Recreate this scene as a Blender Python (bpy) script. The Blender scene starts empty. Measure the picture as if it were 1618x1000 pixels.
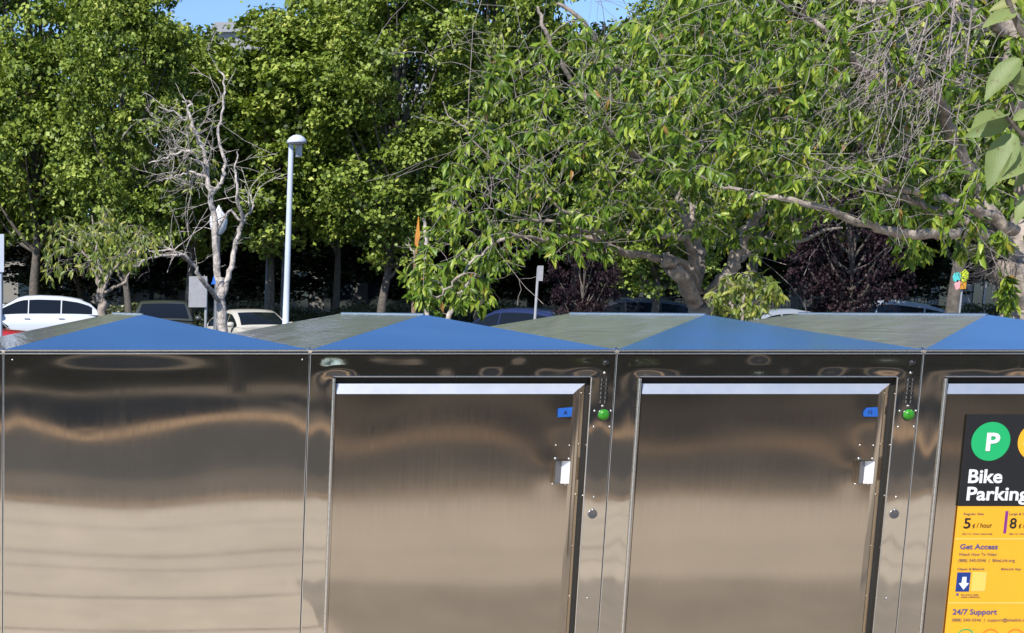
import bpy, math, random
import numpy as np
from mathutils import Vector, Matrix

# ------------------------------------------------------------------ camera
sc = bpy.context.scene
F_PX, PPX, PPY, HORIZ = 2370.0, -25.0, 871.0, 487.0      # focal length and principal point in photo pixels
PITCH = math.atan((PPY - HORIZ) / F_PX)
CAM = np.array([0.0, 0.0, 1.5])
cam_data = bpy.data.cameras.new("camera"); cam = bpy.data.objects.new("camera", cam_data)
sc.collection.objects.link(cam); sc.camera = cam
cam.location = CAM; cam.rotation_euler = (math.pi / 2 - PITCH, 0, 0)
cam_data.sensor_width = 36; cam_data.lens = F_PX / 1618 * 36
cam_data.shift_x = (809 - PPX) / 1618; cam_data.shift_y = (PPY - 500) / 1618
cam_data.clip_start = 0.05; cam_data.clip_end = 3000

# ------------------------------------------------------------------ light
SUN_EL = math.radians(42); SUN_AZ = math.radians(222)      # clockwise from +Y: behind the camera, on its left
SUN_DIR = Vector((math.sin(SUN_AZ) * math.cos(SUN_EL), math.cos(SUN_AZ) * math.cos(SUN_EL), math.sin(SUN_EL)))
w = bpy.data.worlds.new("World"); sc.world = w; w.use_nodes = True
nt = w.node_tree; bg = nt.nodes["Background"]
sky = nt.nodes.new("ShaderNodeTexSky"); sky.sky_type = 'NISHITA'; sky.sun_disc = False
sky.sun_elevation = SUN_EL; sky.sun_rotation = SUN_AZ
sky.air_density = 1.0; sky.dust_density = 0.1; sky.altitude = 3000; sky.ozone_density = 4.0
nt.links.new(sky.outputs[0], bg.inputs[0]); bg.inputs[1].default_value = 0.14
sd = bpy.data.lights.new("sun", 'SUN'); sd.energy = 4.6; sd.angle = math.radians(0.5); sd.color = (1, .95, .87)
so = bpy.data.objects.new("sun", sd); sc.collection.objects.link(so)
so.rotation_euler = SUN_DIR.to_track_quat('Z', 'Y').to_euler()
sc.view_settings.view_transform = 'Standard'; sc.view_settings.look = 'None'
sc.view_settings.exposure = 0.45; sc.view_settings.gamma = 1
sc.cycles.max_bounces = 7; sc.cycles.diffuse_bounces = 3; sc.cycles.glossy_bounces = 4
sc.cycles.transmission_bounces = 3; sc.cycles.transparent_max_bounces = 4

# ------------------------------------------------------------------ helpers
FWD = np.array([0, math.cos(PITCH), -math.sin(PITCH)]); UP = np.array([0, math.sin(PITCH), math.cos(PITCH)])
def ray(px, py):
    return np.array([1, 0, 0]) * (px - PPX) / F_PX + UP * (PPY - py) / F_PX + FWD
def at(px, py, Y):
    """world point seen at photo pixel (px,py) on the plane Y"""
    r = ray(px, py); return CAM + r * (Y / r[1])
def proj(P):
    d = np.asarray(P) - CAM; f = d @ FWD
    return PPX + F_PX * d[..., 0] / f, PPY - F_PX * (d @ UP) / f

def link(o, parent=None):
    sc.collection.objects.link(o)
    if parent is not None: o.parent = parent
    return o
def tag(o, label=None, cat=None, group=None, kind=None):
    if label: o["label"] = label
    if cat: o["category"] = cat
    if group: o["group"] = group
    if kind: o["kind"] = kind
    return o
def empty(name, loc, rz=0, **k):
    o = bpy.data.objects.new(name, None); o.empty_display_size = .2; o.location = loc; o.rotation_euler = (0, 0, rz)
    link(o); return tag(o, **k)
def np_mesh(name, V, Fc, smooth=False, attr=None):
    """V (n,3); Fc list of (m,k) int arrays"""
    me = bpy.data.meshes.new(name)
    V = np.asarray(V, dtype=np.float32)
    if not isinstance(Fc, list): Fc = [Fc]
    Fc = [np.asarray(f, dtype=np.int32) for f in Fc if len(f)]
    me.vertices.add(len(V)); me.vertices.foreach_set("co", V.ravel())
    li = np.concatenate([f.ravel() for f in Fc])
    tot = np.concatenate([np.full(len(f), f.shape[1], dtype=np.int32) for f in Fc])
    st = np.concatenate([[0], np.cumsum(tot)[:-1]]).astype(np.int32)
    me.loops.add(len(li)); me.loops.foreach_set("vertex_index", li)
    me.polygons.add(len(tot)); me.polygons.foreach_set("loop_start", st); me.polygons.foreach_set("loop_total", tot)
    if smooth: me.polygons.foreach_set("use_smooth", np.ones(len(tot), dtype=bool))
    if attr is not None:
        a = me.attributes.new("rnd", 'FLOAT', 'FACE'); a.data.foreach_set("value", np.asarray(attr, dtype=np.float32))
    me.update(calc_edges=True); me.validate()
    return me

class MB:
    def __init__(s): s.v = []; s.f = []; s.sm = []
    def add(s, vs, fs, sm=False):
        b = len(s.v); s.v += [tuple(map(float, q)) for q in vs]; s.f += [[b + i for i in f] for f in fs]; s.sm += [sm] * len(fs); return s
    def box(s, x0, x1, y0, y1, z0, z1):
        vs = [(x, y, z) for z in (z0, z1) for y in (y0, y1) for x in (x0, x1)]
        return s.add(vs, [(0, 2, 3, 1), (4, 5, 7, 6), (0, 1, 5, 4), (2, 6, 7, 3), (0, 4, 6, 2), (1, 3, 7, 5)])
    def tube(s, pts, rad, n=8, cap=True, sm=True):
        pts = [Vector(p) for p in pts]
        if not hasattr(rad, '__len__'): rad = [rad] * len(pts)
        t = (pts[1] - pts[0]).normalized(); u = t.orthogonal().normalized(); rings = []; vs = []; fs = []
        for i, p in enumerate(pts):
            if 0 < i < len(pts) - 1: t = (pts[i + 1] - pts[i - 1]).normalized()
            elif i: t = (pts[i] - pts[i - 1]).normalized()
            u = (u - t * u.dot(t)); u = u.normalized() if u.length > 1e-6 else t.orthogonal().normalized(); v = t.cross(u)
            for k in range(n):
                a = 2 * math.pi * k / n; vs.append(p + (u * math.cos(a) + v * math.sin(a)) * rad[i])
        for i in range(len(pts) - 1):
            for k in range(n):
                k2 = (k + 1) % n; fs.append((i * n + k, i * n + k2, (i + 1) * n + k2, (i + 1) * n + k))
        s.add(vs, fs, sm)
        if cap: s.add(vs[:n], [tuple(range(n - 1, -1, -1))]); s.add(vs[-n:], [tuple(range(n))])
        return s
    def lathe(s, c, prof, n=16, axis='z'):
        vs = []; fs = []
        for (r, h) in prof:
            for k in range(n):
                a = 2 * math.pi * k / n
                d = (r * math.cos(a), r * math.sin(a), h) if axis == 'z' else (r * math.cos(a), -h, r * math.sin(a))
                if axis == 'x': d = (h, r * math.cos(a), r * math.sin(a))
                vs.append((c[0] + d[0], c[1] + d[1], c[2] + d[2]))
        m = len(prof)
        for i in range(m - 1):
            for k in range(n):
                k2 = (k + 1) % n; fs.append((i * n + k, i * n + k2, (i + 1) * n + k2, (i + 1) * n + k))
        s.add(vs, fs, True); s.add(vs[:n], [tuple(range(n - 1, -1, -1))]); return s.add(vs[-n:], [tuple(range(n))])
    def mesh(s, name):
        me = bpy.data.meshes.new(name); me.from_pydata(s.v, [], s.f); me.polygons.foreach_set("use_smooth", s.sm); me.update(); return me
    def build(s, name, mat, parent=None, bevel=0, seg=2, rel=None, loc=None, **k):
        """rel: world offset subtracted from the vertices (thing's base)"""
        if rel is not None: s.v = [(a - rel[0], b - rel[1], c - rel[2]) for a, b, c in s.v]
        o = bpy.data.objects.new(name, s.mesh(name)); o.data.materials.append(mat); link(o, parent)
        if loc is not None: o.location = loc
        if bevel:
            m = o.modifiers.new("bevel", 'BEVEL'); m.width = bevel; m.segments = seg; m.limit_method = 'ANGLE'; m.angle_limit = .6
        return tag(o, **k)

# ------------------------------------------------------------------ materials
def mat(name):
    m = bpy.data.materials.new(name); m.use_nodes = True; n = m.node_tree
    return m, n, n.nodes["Principled BSDF"]
def nd(n, t, **k):
    x = n.nodes.new(t)
    for a, b in k.items(): setattr(x, a, b)
    return x
def noise(n, scale, detail=4, rough=.5, vec=None, stretch=None, coord='Object'):
    tc = nd(n, "ShaderNodeTexCoord"); src = tc.outputs[coord]
    if stretch:
        mp = nd(n, "ShaderNodeMapping"); mp.inputs["Scale"].default_value = stretch; n.links.new(src, mp.inputs[0]); src = mp.outputs[0]
    x = nd(n, "ShaderNodeTexNoise"); x.inputs["Scale"].default_value = scale; x.inputs["Detail"].default_value = detail
    x.inputs["Roughness"].default_value = rough; n.links.new(src, x.inputs["Vector"]); return x
def ramp(n, src, stops):
    r = nd(n, "ShaderNodeValToRGB"); e = r.color_ramp.elements
    while len(e) < len(stops): e.new(.5)
    for q, (p, c) in zip(e, stops): q.position = p; q.color = (*c, 1)
    n.links.new(src, r.inputs[0]); return r
def simple(name, col, rough=.6, metal=0, var=.12, scale=6, bump=0, spec=.5, coat=0):
    m, n, b = mat(name); nz = noise(n, scale, 5, .6)
    r = ramp(n, nz.outputs[0], [(.3, tuple(c * (1 - var) for c in col)), (.7, tuple(min(1, c * (1 + var)) for c in col))])
    n.links.new(r.outputs[0], b.inputs["Base Color"]); b.inputs["Roughness"].default_value = rough; b.inputs["Metallic"].default_value = metal
    b.inputs["Specular IOR Level"].default_value = spec; b.inputs["Coat Weight"].default_value = coat; b.inputs["Coat Roughness"].default_value = .04
    if bump:
        bp = nd(n, "ShaderNodeBump"); bp.inputs["Strength"].default_value = bump; bp.inputs["Distance"].default_value = .02
        n.links.new(nz.outputs[0], bp.inputs["Height"]); n.links.new(bp.outputs[0], b.inputs["Normal"])
    return m
def steel(name, col, r0, r1, stretch=(120, 120, 3), bump=.02, grime=.12, aniso=0.0, metal=1.0, dents=0):
    m, n, b = mat(name); b.inputs["Metallic"].default_value = metal
    g = noise(n, 1.0, 4, .6, stretch=stretch)
    big = noise(n, 3.0, 6, .6); fine = noise(n, 60, 3, .5)
    c = ramp(n, big.outputs[0], [(.25, tuple(x * (1 - grime) for x in col)), (.7, col)])
    n.links.new(c.outputs[0], b.inputs["Base Color"])
    mx = nd(n, "ShaderNodeMath", operation='ADD'); n.links.new(g.outputs[0], mx.inputs[0]); n.links.new(big.outputs[0], mx.inputs[1])
    mr = nd(n, "ShaderNodeMapRange"); mr.inputs[1].default_value = .7; mr.inputs[2].default_value = 1.3; mr.inputs[3].default_value = r0; mr.inputs[4].default_value = r1
    n.links.new(mx.outputs[0], mr.inputs[0]); n.links.new(mr.outputs[0], b.inputs["Roughness"])
    bp = nd(n, "ShaderNodeBump"); bp.inputs["Strength"].default_value = bump; bp.inputs["Distance"].default_value = .001
    n.links.new(g.outputs[0], bp.inputs["Height"]); n.links.new(bp.outputs[0], b.inputs["Normal"])
    if dents:
        dn = noise(n, 1.0, 3, .55, stretch=(52, 1.7, 1.7)); b2 = nd(n, "ShaderNodeBump"); b2.inputs["Strength"].default_value = dents; b2.inputs["Distance"].default_value = .014
        n.links.new(dn.outputs[0], b2.inputs["Height"]); n.links.new(bp.outputs[0], b2.inputs["Normal"]); n.links.new(b2.outputs[0], b.inputs["Normal"])
    b.inputs["Anisotropic"].default_value = aniso
    return m
def foliage(name, stops, trans=.35, rough=.42, spec=.5):
    m, n, b = mat(name); a = nd(n, "ShaderNodeAttribute"); a.attribute_name = "rnd"
    r = ramp(n, a.outputs["Fac"], stops); n.links.new(r.outputs[0], b.inputs["Base Color"])
    b.inputs["Roughness"].default_value = rough; b.inputs["Specular IOR Level"].default_value = spec
    t = nd(n, "ShaderNodeBsdfTranslucent"); hs = nd(n, "ShaderNodeHueSaturation"); hs.inputs["Value"].default_value = 1.3; hs.inputs["Saturation"].default_value = 1.1
    n.links.new(r.outputs[0], hs.inputs["Color"]); n.links.new(hs.outputs[0], t.inputs[0])
    mx = nd(n, "ShaderNodeMixShader"); mx.inputs[0].default_value = trans
    n.links.new(b.outputs[0], mx.inputs[1]); n.links.new(t.outputs[0], mx.inputs[2]); n.links.new(mx.outputs[0], n.nodes["Material Output"].inputs[0])
    return m

STEEL = steel("brushed_stainless_panel", (.62, .57, .50), .03, .06, metal=.98)
STEELD = steel("brushed_stainless_door", (.52, .455, .38), .06, .10, metal=.965, bump=.006)
STEELR = steel("sky_tinted_roof_stainless", (.47, .77, 1.0), .14, .2, grime=.10)  # blue of the mirrored sky is strengthened in the base colour
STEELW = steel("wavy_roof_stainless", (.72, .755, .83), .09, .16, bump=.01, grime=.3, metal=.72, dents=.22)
STEELE = steel("folded_stainless_edge", (.70, .69, .68), .2, .3)
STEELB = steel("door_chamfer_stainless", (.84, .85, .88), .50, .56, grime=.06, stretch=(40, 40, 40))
HANDLE_D = steel('dark_fitting_steel', (.30, .29, .30), .3, .4)
BOLT = steel("bolt_steel", (.6, .58, .55), .2, .3)
DARK = simple("dark_gap", (.012, .012, .012), .8)
BLACKPL = simple("black_plastic", (.015, .015, .016), .25)
GREEN = simple("green_lens", (.03, .22, .015), .35, spec=.4, scale=60, var=.3)
TAPE = simple("blue_tape", (.008, .095, .42), .7, scale=30, var=.1)
INK = simple("ink", (.01, .015, .06), .7)
SBLACK = simple("sign_black", (.012, .012, .014), .45, var=.05)
SYEL = simple("sign_yellow", (.83, .41, .022), .5, var=.03)
SYEL2 = simple("sign_pale_yellow", (.9, .55, .12), .5, var=.03)
SGREEN = simple("sign_green", (.01, .40, .13), .5, var=.03)
SWHITE = simple("sign_white", (.72, .74, .78), .5, var=.03)
SPURPLE = simple("sign_purple", (.20, .03, .22), .5, var=.03)
SNAVY = simple("sign_navy", (.01, .04, .22), .5, var=.03)
SGREY = simple("sign_grey_print", (.16, .12, .10), .6, var=.03)
SINDIGO = simple("sign_indigo_print", (.10, .09, .22), .6, var=.03)
SORANGE = simple("sign_orange_print", (.75, .20, .02), .6, var=.03)
CONC = simple("sidewalk_concrete", (.60, .525, .42), .85, scale=2.5, var=.10, bump=.2)
JOINT = simple("joint_dark", (.43, .375, .31), .9)
BED = simple("brown_planting_bed", (.115, .088, .062), .95, scale=.8, var=.35, bump=.4)
CONC2 = simple("darker_concrete", (.34, .30, .245), .85, scale=2.5, var=.15, bump=.2)
GUT = simple("dusty_asphalt", (.115, .092, .07), .9, scale=1.2, var=.35, bump=.2)
ASPH = simple("asphalt", (.030, .027, .024), .85, scale=3, var=.25, bump=.3)
DIRT = simple("tan_dirt", (.42, .27, .15), .95, scale=2, var=.2, bump=.3)
GRND = simple("ground_mix", (.20, .18, .14), .95, scale=.4, var=.2)
BARK_L = simple("pale_bark", (.30, .255, .22), .9, scale=16, var=.55, bump=1.0)
BARK_D = simple("dark_bark", (.11, .095, .08), .9, scale=10, var=.4, bump=.7)
BARK_W = simple("dead_wood", (.43, .385, .355), .9, scale=22, var=.6, bump=.6)
TWIG = simple("twig_bark", (.27, .235, .22), .85, scale=20, var=.3)
LEAF_BG = foliage("plane_tree_leaves", [(0, (.022, .045, .008)), (.35, (.135, .195, .024)), (.75, (.30, .38, .07)), (1, (.52, .54, .13))], .18, .5, .35)
LEAF_FG = foliage("cherry_leaves", [(0, (.022, .05, .008)), (.45, (.115, .20, .02)), (.9, (.34, .41, .055)), (.97, (.32, .28, .04)), (1, (.34, .20, .06))], .22, .38, .32)
LEAF_D = foliage("shade_darkened_leaves", [(0, (.010, .020, .006)), (.6, (.022, .036, .010)), (1, (.05, .065, .016))], .12)  # shade of the back row is put into this darker leaf colour
LEAF_Y = foliage("yellowing_leaves", [(0, (.07, .12, .02)), (.5, (.19, .24, .04)), (1, (.40, .38, .08))], .3)
LEAF_P = foliage("plum_leaves", [(0, (.012, .007, .010)), (.6, (.026, .013, .018)), (1, (.055, .032, .036))], .15, .6, .2)
LEAF_N = foliage("broad_leaves", [(0, (.16, .22, .075)), (.8, (.23, .29, .10)), (1, (.27, .28, .09))], .30, .55)
def spots(m):
    n = m.node_tree; b = n.nodes["Principled BSDF"]; src = b.inputs["Base Color"].links[0].from_socket
    nz = noise(n, 70, 4, .7); r = ramp(n, nz.outputs[0], [(.60, (0, 0, 0)), (.66, (1, 1, 1))]); mx = nd(n, "ShaderNodeMixRGB"); mx.inputs[2].default_value = (.13, .08, .035, 1)
    n.links.new(r.outputs[0], mx.inputs[0]); n.links.new(src, mx.inputs[1]); n.links.new(mx.outputs[0], b.inputs["Base Color"])
    v = nd(n, "ShaderNodeTexWave"); v.inputs["Scale"].default_value = 60; v.inputs["Distortion"].default_value = 3; tc = nd(n, "ShaderNodeTexCoord"); n.links.new(tc.outputs["Object"], v.inputs[0])
    bp = nd(n, "ShaderNodeBump"); bp.inputs["Strength"].default_value = .12; bp.inputs["Distance"].default_value = .001; n.links.new(v.outputs["Fac"], bp.inputs["Height"]); n.links.new(bp.outputs[0], b.inputs["Normal"])
spots(LEAF_N)
LEAF_H = foliage("hedge_leaves", [(0, (.04, .055, .022)), (1, (.14, .155, .06))], .25)
SIGNW = simple("dull_white_sign", (.36, .36, .38), .5)
POLE_W = simple("painted_pole", (.52, .57, .66), .4, scale=3, var=.05)
GALV = simple("galvanised", (.35, .36, .38), .45, metal=.4, scale=9)
RUST = simple("brown_post", (.20, .13, .09), .8, scale=9, var=.25)
GLASS = simple("car_glass", (.008, .011, .016), .05, spec=.35, var=.05)
RUBBER = simple("rubber", (.015, .015, .015), .8)
WALL_A = simple("pale_wall", (.50, .51, .53), .85, scale=.6, var=.06)
WALL_B = simple("grey_wall", (.33, .34, .36), .85, scale=.6, var=.06)
WALL_C = simple("beige_siding", (.27, .26, .245), .85, scale=.6, var=.06)
WINB = simple("building_glass", (.03, .05, .07), .08, spec=.9)
RAIL = simple("railing_paint", (.10, .11, .12), .5)
def paint(name, c, metal=0): return simple(name, c, .35, metal=metal, var=.02, coat=.8)

# ------------------------------------------------------------------ ground, road, pavement
def sheet(name, x0, x1, y0, y1, z, m, label=None):
    o = MB().add([(x0, y0, z), (x1, y0, z), (x1, y1, z), (x0, y1, z)], [(0, 1, 2, 3)]).build(name, m); return tag(o, kind="structure")
sheet("ground", -600, 600, -600, 900, 0.0, GRND)
MB().box(-40, 60, -1.75, 9.2, .0, .03).build("sidewalk", CONC, kind="structure")
MB().box(-60, 80, -1.92, -1.75, -.1, .05).build("kerb", DIRT, kind="structure")
jm = MB()
for y, q in ((-.6, .02), (.62, .10), (1.2, .02), (2.1, .05), (3.0, .02)): jm.box(-40, 60, y, y + q, .030, .0335)
for i in range(0): jm.box(i * 1.5, i * 1.5 + .012, -1.7, 4.9, .030, .0335)
jm.build("sidewalk_joints", JOINT, kind="structure")
sheet("road", -200, 200, -7.6, -1.92, .004, ASPH)
sheet("gutter", -200, 200, -3.9, -1.92, .008, GUT)
sheet("paving_patch", 1.62, 60, 1.75, 4.9, .034, CONC2)  # darker sheet added where the doors mirror the sidewalk
sheet("verge", -200, 200, -9.0, -7.7, .012, DIRT)
sheet("planting_bed", -200, 200, -19.8, -9.0, .008, BED)
sheet("parking_lot", -80, 120, 9.2, 60, .004, ASPH)
MB().box(-80, 120, 60, 60.3, 0, .15).build("kerb", CONC, kind="structure")
bs = MB()
for i in range(-10, 22): bs.box(i * 2.7, i * 2.7 + .1, 44, 49.5, .004, .008)
bs.build("bay_markings", SWHITE, kind="structure")

# ------------------------------------------------------------------ bike lockers
YF, ZE = 4.929, 1.365            # front plane and eave height
WL, XL = 1.0, .062               # locker width, left seam of the first full locker
RY1, RY2, RZ = .465, 1.71, .113  # roof apexes behind the front plane, rise
DEP = 2.18
G = .004
rngl = random.Random(3)
def bump2(x, z, cx, cz, sx, sz): return math.exp(-((x - cx) / sx) ** 2 - ((z - cz) / sz) ** 2)
def tilt(x, z, zc, sz, cx, sx, am):
    """gentle local lean of the sheet by am radians around (cx, zc)"""
    return -am * sz * .886 * math.erf((z - zc) / sz) * math.exp(-((x - cx) / sx) ** 2)
def wav(x, z, s):
    return (math.sin(5.1 * x + 2.3 * z + s) * math.sin(6.7 * z - 1.9 * x + 2.1 * s) * .6 + math.sin(11 * x + s * 3) * math.sin(9 * z + s) * .25
            + math.sin(19 * z + 7 * x + s * 5) * .08)
def grid_panel(xs, zs, fn, hole=None, y0=0.0):
    """front-facing sheet; fn(x,z) = bulge towards the viewer in metres; hole=(x0,x1,z0,z1)"""
    V = []; idx = {}
    for j, z in enumerate(zs):
        for i, x in enumerate(xs):
            V.append((x, y0 - fn(x, z), z))
    n = len(xs); Fq = []
    for j in range(len(zs) - 1):
        for i in range(n - 1):
            cx = (xs[i] + xs[i + 1]) / 2; cz = (zs[j] + zs[j + 1]) / 2
            if hole and hole[0] < cx < hole[1] and hole[2] < cz < hole[3]: continue
            Fq.append((j * n + i, j * n + i + 1, (j + 1) * n + i + 1, (j + 1) * n + i))
    return V, Fq
def lin(a, b, step):
    n = max(1, int(round((b - a) / step))); return [a + (b - a) * i / n for i in range(n + 1)]

def text_mesh(mb, s, x, z, h, y, bold=0, slant=0, width=None):
    """flat lettering in the XZ plane facing -Y, baseline z, cap height about h"""
    cu = bpy.data.curves.new("t", 'FONT'); cu.body = s; cu.size = h / .72; cu.offset = bold; cu.resolution_u = 3; cu.shear = slant; cu.extrude = .0004
    o = bpy.data.objects.new("t", cu); sc.collection.objects.link(o)
    dg = bpy.context.evaluated_depsgraph_get(); me = bpy.data.meshes.new_from_object(o.evaluated_get(dg))
    k = 1.0
    if width and len(me.vertices):
        xs = [v.co.x for v in me.vertices]; k = width / (max(xs) - min(xs))
    mb.add([(x + v.co.x * k, y - v.co.z, z + v.co.y) for v in me.vertices], [tuple(p.vertices) for p in me.polygons])
    bpy.data.objects.remove(o); bpy.data.meshes.remove(me); bpy.data.curves.remove(cu)

HX0, HX1, HZ1, HZ0 = .078, .922, ZE - .085, .16            # door opening
DX0, DX1, DZ1 = .092, .866, ZE - .142                      # door face
def bolt_mb(mb, x, z, r=.0035, y=0.0, h=.004):
    mb.lathe((x, y, z), [(r, -.002), (r, h * .5), (r * .6, h), (.0003, h * 1.05)], 10, axis='y'); return mb

def locker(k, seed, door=True, label=''):
    x0 = XL + k * WL; root = empty("bike_locker", (x0, YF, 0), label=label, cat="bike locker", group="steel bike lockers standing side by side")
    W = WL
    # front sheet with its buckles
    def fn(x, z):
        e = min(1, max(0, min(x, W - x) / .05)) * min(1, max(0, (ZE - .012 - z) / .05))
        if not door:
            b = .00022 * wav(x, z, seed)
            for zc, sz, cx, sx, am in ((1.12, .13, .0, .14, -.006), (1.12, .13, .80, .30, -.0085), (1.12, .12, .27, .12, .002), (1.30, .06, .25, .3, .004), (.91, .15, .42, .30, .0032), (.55, .3, .5, .40, .006)):
                b += tilt(x, z, zc, sz, cx, sx, am)
            b += -.00004 * bump2(x, z, .275, 1.10, .03, .012)
            b += .0005 * bump2(x, z, .975, 1.335, .02, .02) + .0005 * bump2(x, z, .05, 1.33, .05, .03)
            return b * (.35 + .65 * e)
        dh = math.hypot(max(HX0 - x, 0, x - HX1), max(z - HZ1, 0))      # distance from the opening
        b = .0011 * wav(x * 2.0, z * 1.6, seed * 1.7) + (.0022 - .0004 * seed) * bump2(x, z, .05 + .012 * seed, ZE - .06, .07, .035) + .0003 * seed * bump2(x, z, .97 - .04 * seed, ZE - .05, .1, .03)
        b += .0007 * math.sin(38 * x + seed * 2) * bump2(x, z, .55 + .1 * math.sin(seed), ZE - .045, .28, .035)
        return b * min(1, dh / .03) * e
    xs = lin(.003, HX0, .0125) + lin(HX0, HX1, .015)[1:] + lin(HX1, W - .003, .0125)[1:]
    zs = lin(.05, HZ0, .03) + lin(HZ0, 1.0, .02)[1:] + lin(1.0, HZ1, .0125)[1:] + lin(HZ1, ZE - .006, .0125)[1:]
    if not door:
        xs = lin(.003, W - .003, .0125); zs = lin(.05, ZE - .006, .0125)
    V, Fq = grid_panel(xs, zs, fn, (HX0, HX1, HZ0, HZ1) if door else None)
    mb = MB().add(V, Fq, True)
    mb.build("front_panel", STEEL, root)
    # side walls, back, plinth
    MB().box(.002, W - .002, .012, DEP, .05, ZE - .004).build("cabinet", STEEL, root) if not door else \
        MB().box(.002, HX0 - .002, .012, DEP, .05, ZE - .004).box(HX1 + .002, W - .002, .012, DEP, .05, ZE - .004).box(HX0 - .001, HX1 + .001, .10, DEP - .002, .06, ZE - .006).box(HX0 - .001, HX1 + .001, .012, .098, HZ1 + .003, ZE - .006).build("cabinet", STEEL, root)
    MB().box(.02, W - .02, .04, DEP - .03, .03, .05).build("plinth", DARK, root)
    # folded corner edges (thin bright bends with a dark joint between neighbours)
    for s, xx in ((0, .0032), (1, W - .0032)):
        o = MB(); o.tube([(xx, .0024, .05), (xx, .0024, ZE - .008)], .0024, 10).build("corner_edge", STEELE, root)
    # eave: two folded lips
    MB().tube([(.001, -.004, ZE + .0005), (W - .001, -.004, ZE + .0005)], .0027, 8).tube([(.001, -.003, ZE - .0105), (W - .001, -.003, ZE - .0105)], .0022, 8).box(.001, W - .001, .001, .012, ZE - .011, ZE - .001).build("eave_trim", STEELE, root)
    # roof : front hip, two long slopes, rear hip
    A = (W / 2, RY1, ZE + RZ); B = (W / 2, RY2, ZE + RZ)
    c = [(0.001, .0, ZE + .002), (W - .001, .0, ZE + .002), (W - .001, DEP, ZE + .002), (0.001, DEP, ZE + .002)]
    def tri_sheet(P, Q, T, n, amp, sd):
        P, Q, T = map(np.array, (P, Q, T)); nn = np.cross(Q - P, T - P); nn = nn / np.linalg.norm(nn); vs = []; ix = {}
        for i in range(n + 1):
            for j in range(n + 1 - i):
                a, b2 = i / n, j / n; p = P + (Q - P) * a + (T - P) * b2; e = min(a, b2, 1 - a - b2)
                ix[i, j] = len(vs); vs.append(p + nn * amp * min(1, e * 8) * wav(p[0] * 1.3, p[1] * 1.5 + p[2], sd))
        fs = []
        for i in range(n):
            for j in range(n - i):
                fs.append((ix[i, j], ix[i + 1, j], ix[i, j + 1]))
                if i + j < n - 1: fs.append((ix[i + 1, j], ix[i + 1, j + 1], ix[i, j + 1]))
        return vs, fs
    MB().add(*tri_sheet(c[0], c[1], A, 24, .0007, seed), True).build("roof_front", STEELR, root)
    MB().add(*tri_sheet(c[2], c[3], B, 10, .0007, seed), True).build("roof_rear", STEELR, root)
    rr = random.Random(seed * 7 + 1); lumps = [(rr.random(), rr.random() * 2.2, rr.uniform(.03, .09), rr.uniform(.04, .16), rr.uniform(-1, 1)) for _ in range(70)]
    def slope(P0, P1, Q1, Q0, sd):     # P eave line front->rear, Q ridge
        P0, P1, Q1, Q0 = map(np.array, (P0, P1, Q1, Q0)); nn = np.cross(P1 - P0, Q0 - P0); nn = nn / np.linalg.norm(nn)
        if nn[2] < 0: nn = -nn
        nu, nv = 110, 28; vs = []; fs = []
        for j in range(nv + 1):
            for i in range(nu + 1):
                a, b2 = i / nu, j / nv; p = (P0 * (1 - a) + P1 * a) * (1 - b2) + (Q0 * (1 - a) + Q1 * a) * b2
                e = min(1, 10 * min(a, 1 - a, b2, 1 - b2)); h = .0009 * wav(p[0] * 4, p[1] * 3, sd)
                for (lx, ly, r1, r2, am) in lumps:
                    dx = (p[0] - lx * W) / r1; dy = (p[1] - ly) / r2
                    if abs(dx) < 2.2 and abs(dy) < 2.2: h += am * .002 * math.exp(-dx * dx - dy * dy)
                vs.append(p + nn * h * e)
        for j in range(nv):
            for i in range(nu):
                q = j * (nu + 1) + i; fs.append((q, q + nu + 1, q + nu + 2, q + 1))
        return vs, fs
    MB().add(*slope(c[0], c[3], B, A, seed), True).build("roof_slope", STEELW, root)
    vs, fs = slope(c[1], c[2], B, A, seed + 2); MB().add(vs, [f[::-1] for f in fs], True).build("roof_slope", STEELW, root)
    MB().tube([(W / 2, RY1, ZE + RZ + .001), (W / 2, RY2, ZE + RZ + .001)], .004, 8).build("ridge_cap", STEELE, root)
    MB().tube([(.0, -.006, ZE - .004), (.0, .01, ZE + .004), (.0, .03, ZE + .004)], [.006, .006, .003], 8).build("corner_weld", STEELE, root)
    if not door:
        for (bx, bz) in ((.975, ZE - .03), (.03, ZE - .03)): bolt_mb(MB(), bx, bz, .003).build("rivet", BOLT, root)
        return root
    # recess lining
    t = .006
    MB().box(HX0 - .001, HX0 + .0, .0, .055, HZ0, HZ1).box(HX1, HX1 + .001, .0, .024, HZ0, HZ1).box(HX0, HX1, .0, .06, HZ1, HZ1 + .001).build("door_recess", STEEL, root)
    MB().box(HX0, HX1, .020, .024, HZ0, HZ1).build("recess_back", DARK, root)
    MB().tube([(HX0, -.001, HZ1), (HX1 - .004, -.001, HZ1), (HX1, -.001, HZ1 - .004), (HX1, -.001, HZ0)], .0024, 8).build("opening_lip", STEELE, root)
    # door
    def fd(x, z):
        e = min(1, max(0, min(x - DX0, DX1 - x) / .06)) * min(1, max(0, (DZ1 - z) / .07))
        b = .00035 * wav(x * 1.2, z * 1.25, seed * 2.3)
        T_ = {2: ((1.10, .14, .17, .17, .0105), (1.14, .11, .52, .2, -.001), (1.04, .15, .80, .15, .0085), (.94, .14, .5, .3, -.002), (.6, .25, .5, .35, .004)),
              3: ((1.13, .16, .15, .22, .0095), (1.05, .13, .45, .2, .004), (1.00, .14, .82, .16, .007), (1.2, .06, .55, .2, .004), (.7, .2, .4, .3, -.003)),
              4: ((1.1, .15, .2, .3, .008), (1.0, .2, .8, .3, .004))}[seed]
        for zc, sz, cx, sx, am in T_:
            b += tilt(x, z, zc, sz, cx, sx, am)
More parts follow.
